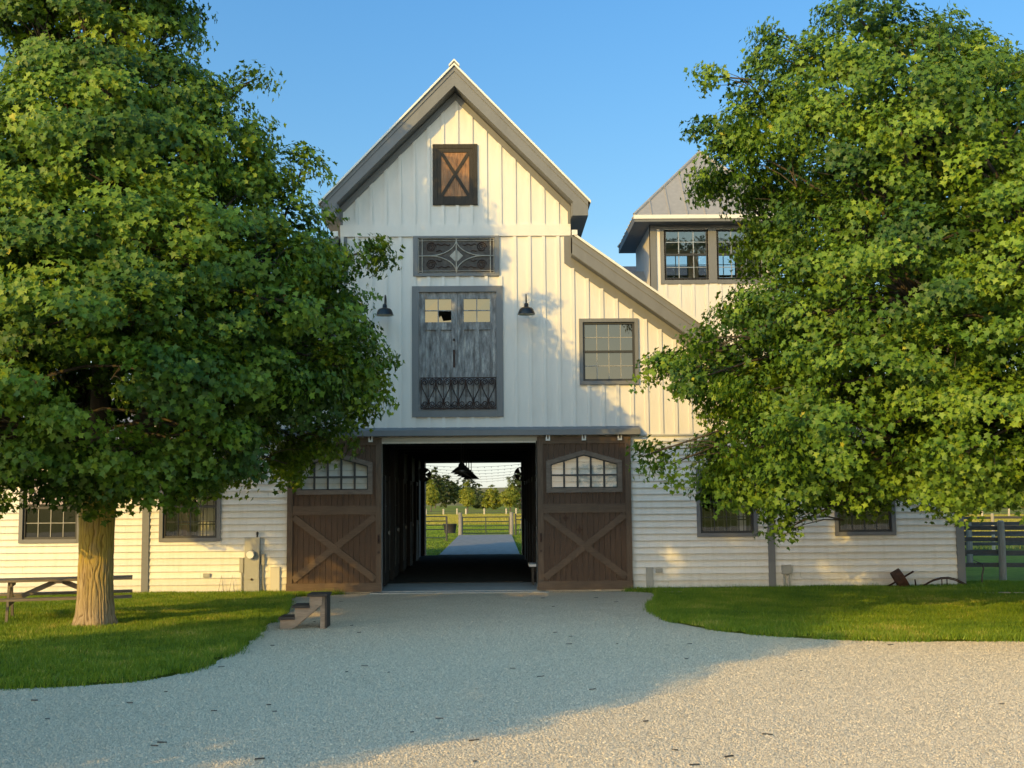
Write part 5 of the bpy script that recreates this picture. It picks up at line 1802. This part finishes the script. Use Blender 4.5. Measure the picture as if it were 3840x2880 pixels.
# gate with posts
t = thing('gate', 'dark green five bar pipe gate at the end of the path', 'gate', (-.67, 43.9, 0))
mb = MB()
gx0, gx1 = -2.02, .72
for z in (.12, .33, .55, .80, 1.06):
    mb.tube([(gx0, 43.9, z), (gx1, 43.9, z)], .028, 8)
for x in (gx0, (gx0 + gx1) / 2, gx1): mb.tube([(x, 43.9, .1), (x, 43.9, 1.08)], .03, 8)
obj('gate_frame', mb, 'gategreen', t)
mb = MB()
for k in range(28): mb.tube([(gx0 + .1 * k, 43.92, .12), (gx0 + .1 * k, 43.92, .8)], .004, 4)
obj('wire_mesh', mb, 'gategreen', t)
for x, w in ((-2.15, 'left'), (.86, 'right')):
    mb = MB(); mb.tube([(x, 43.9, -.1), (x + .01, 43.9, .7), (x, 43.9, 1.34)], [.13, .12, .115], 12)
    tag(obj('gate_post', mb, 'post', smooth=False), 'round grey wooden gate post at the %s end of the green gate' % w, 'post', 'gate posts')

def fence(label, pts, rails, mat_post, mat_rail, ph, pr=.07, rr=.04, flat=True, group=None, name='paddock_fence'):
    p0 = pts[0]
    t = thing(name, label, 'fence', (p0[0], p0[1], 0), group)
    for x, y in pts:
        mb = MB()
        h = ph * random.uniform(.97, 1.04)
        mb.tube([(x, y, -.1), (x + .01, y, h * .6), (x, y, h - .04), (x, y, h)], [pr * 1.05, pr, pr * .98, pr * .6], 10)
        obj('post', mb, mat_post, t)
    for z in rails:
        mb = MB()
        for (x0, y0), (x1, y1) in zip(pts, pts[1:]):
            a, b = Vector((x0, y0 + pr + .005, z + random.uniform(-.015, .015))), Vector((x1, y1 + pr + .005, z + random.uniform(-.015, .015)))
            if flat: mb.beam(a, b, .035, rr * 2)
            else: mb.tube([a, b], rr, 7)
        obj('rail', mb, mat_rail, t)
    return t
fence('black rail fence left of the gate behind the barn', [(-2.6, 35), (-5.2, 35), (-7.8, 35), (-10.4, 35)], (.16, .60, .80, 1.02, 1.24), 'rail', 'gategreen', 1.3, .05, .028, False)
fence('black rail fence right of the gate behind the barn', [(1.1, 43.9), (3.6, 43.9), (6.1, 43.9), (8.6, 43.9)], (.3, .6, .9, 1.1), 'rail', 'gategreen', 1.25, .05, .028, False)
d_ = 159
fence('far paddock fence with pale posts seen through the aisle', [(fx(c, d_), d_ - 28.8) for c in (560, 745, 890, 985, 1180, 1415, 1520, 1640)], (.3, .55), 'paleposts', 'rail', .85, .12, .03)
fence('tall grey post and rail fence meeting the right barn corner', [(10.4, 3.7), (13.0, 2.9), (15.6, 2.2), (18.2, 1.5)], (.34, .67, 1.0, 1.30), 'post', 'rail', 1.50, .09, .055)
fence('second grey fence just behind the corner fence', [(12.2, 9.0), (14.35, 8.6), (16.6, 8.2), (18.8, 7.8)], (.34, .67, 1.0, 1.28), 'post', 'rail', 1.4, .09, .05)
fence('third fence with slim pale posts behind the corner fences', [(15.6, 16.5), (18.2, 16.3), (20.8, 16.1), (23.4, 15.9)], (.34, .67, 1.0, 1.3), 'paleposts', 'rail', 1.5, .06, .045)
fence('far fence with pale posts across the sunny right paddock', [(30 + k * 2.5, 85) for k in range(9)], (.3, .55, .8), 'paleposts', 'rail', .95, .09, .03)
# water tub and right hand stand
t = thing('water_tub', 'black rubber water tub left of the gate', 'water tub', (-2.95, 49, 0))
mb = MB(); mb.lathe([(.34, 0), (.42, .54), (.46, .56), (.45, .58), (.40, .56), (.33, .08), (0, .08)], (-2.95, 49, 0), 24)
obj('tub', mb, 'tub', t, smooth=True)
mb = MB()
for s in (-1, 1): mb.tube([(-2.95 + s * .44, 48.93, .45), (-2.95 + s * .5, 48.93, .40), (-2.95 + s * .5, 49.07, .40), (-2.95 + s * .44, 49.07, .45)], .015, 6)
obj('handle', mb, 'tub', t)
t = thing('trestle', 'dark trestle stand right of the right gate post', 'trestle', (1.75, 46, 0))
mb = MB(); mb.box(1.4, 2.3, 45.8, 46.2, .82, .9); obj('top', mb, 'rail', t)
for x in (1.5, 2.2):
    for s in (-1, 1):
        mb = MB(); mb.beam((x, 46, .82), (x + s * .14, 46 + s * .1, 0), .05, .04); obj('leg', mb, 'post', t)
# string lights
for k in range(6):
    d = 48.5 + 2.4 * k; y = d - 28.8
    ze, zm = 3.66 - .05 * k, 3.40 - .085 * k
    t = thing('string_light', 'sagging strand of string lights outside the far doorway, %s from the barn' % ['first', 'second', 'third', 'fourth', 'fifth', 'sixth'][k], 'string lights', (-.9, y, 0), 'string lights behind the barn')
    f = lambda x: zm + (ze - zm) * ((x + 1.0) / 3.2) ** 2
    pts = [(-4.2 + 6.4 * i / 24, y, f(-4.2 + 6.4 * i / 24)) for i in range(25)]
    mb = MB(); mb.tube(pts, .006, 5); obj('wire', mb, 'black', t)
    mb = MB()
    for i in range(1, 24): mb.lathe([(.0, 0), (.010, -.01), (.014, -.035), (0, -.05)], pts[i], 8)
    obj('bulbs', mb, 'greybox', t)
    for x in (-4.2, 2.2):
        mb = MB(); mb.tube([(x, y, -.1), (x, y, f(x) + .05)], .04, 8); obj('post', mb, 'post', t)
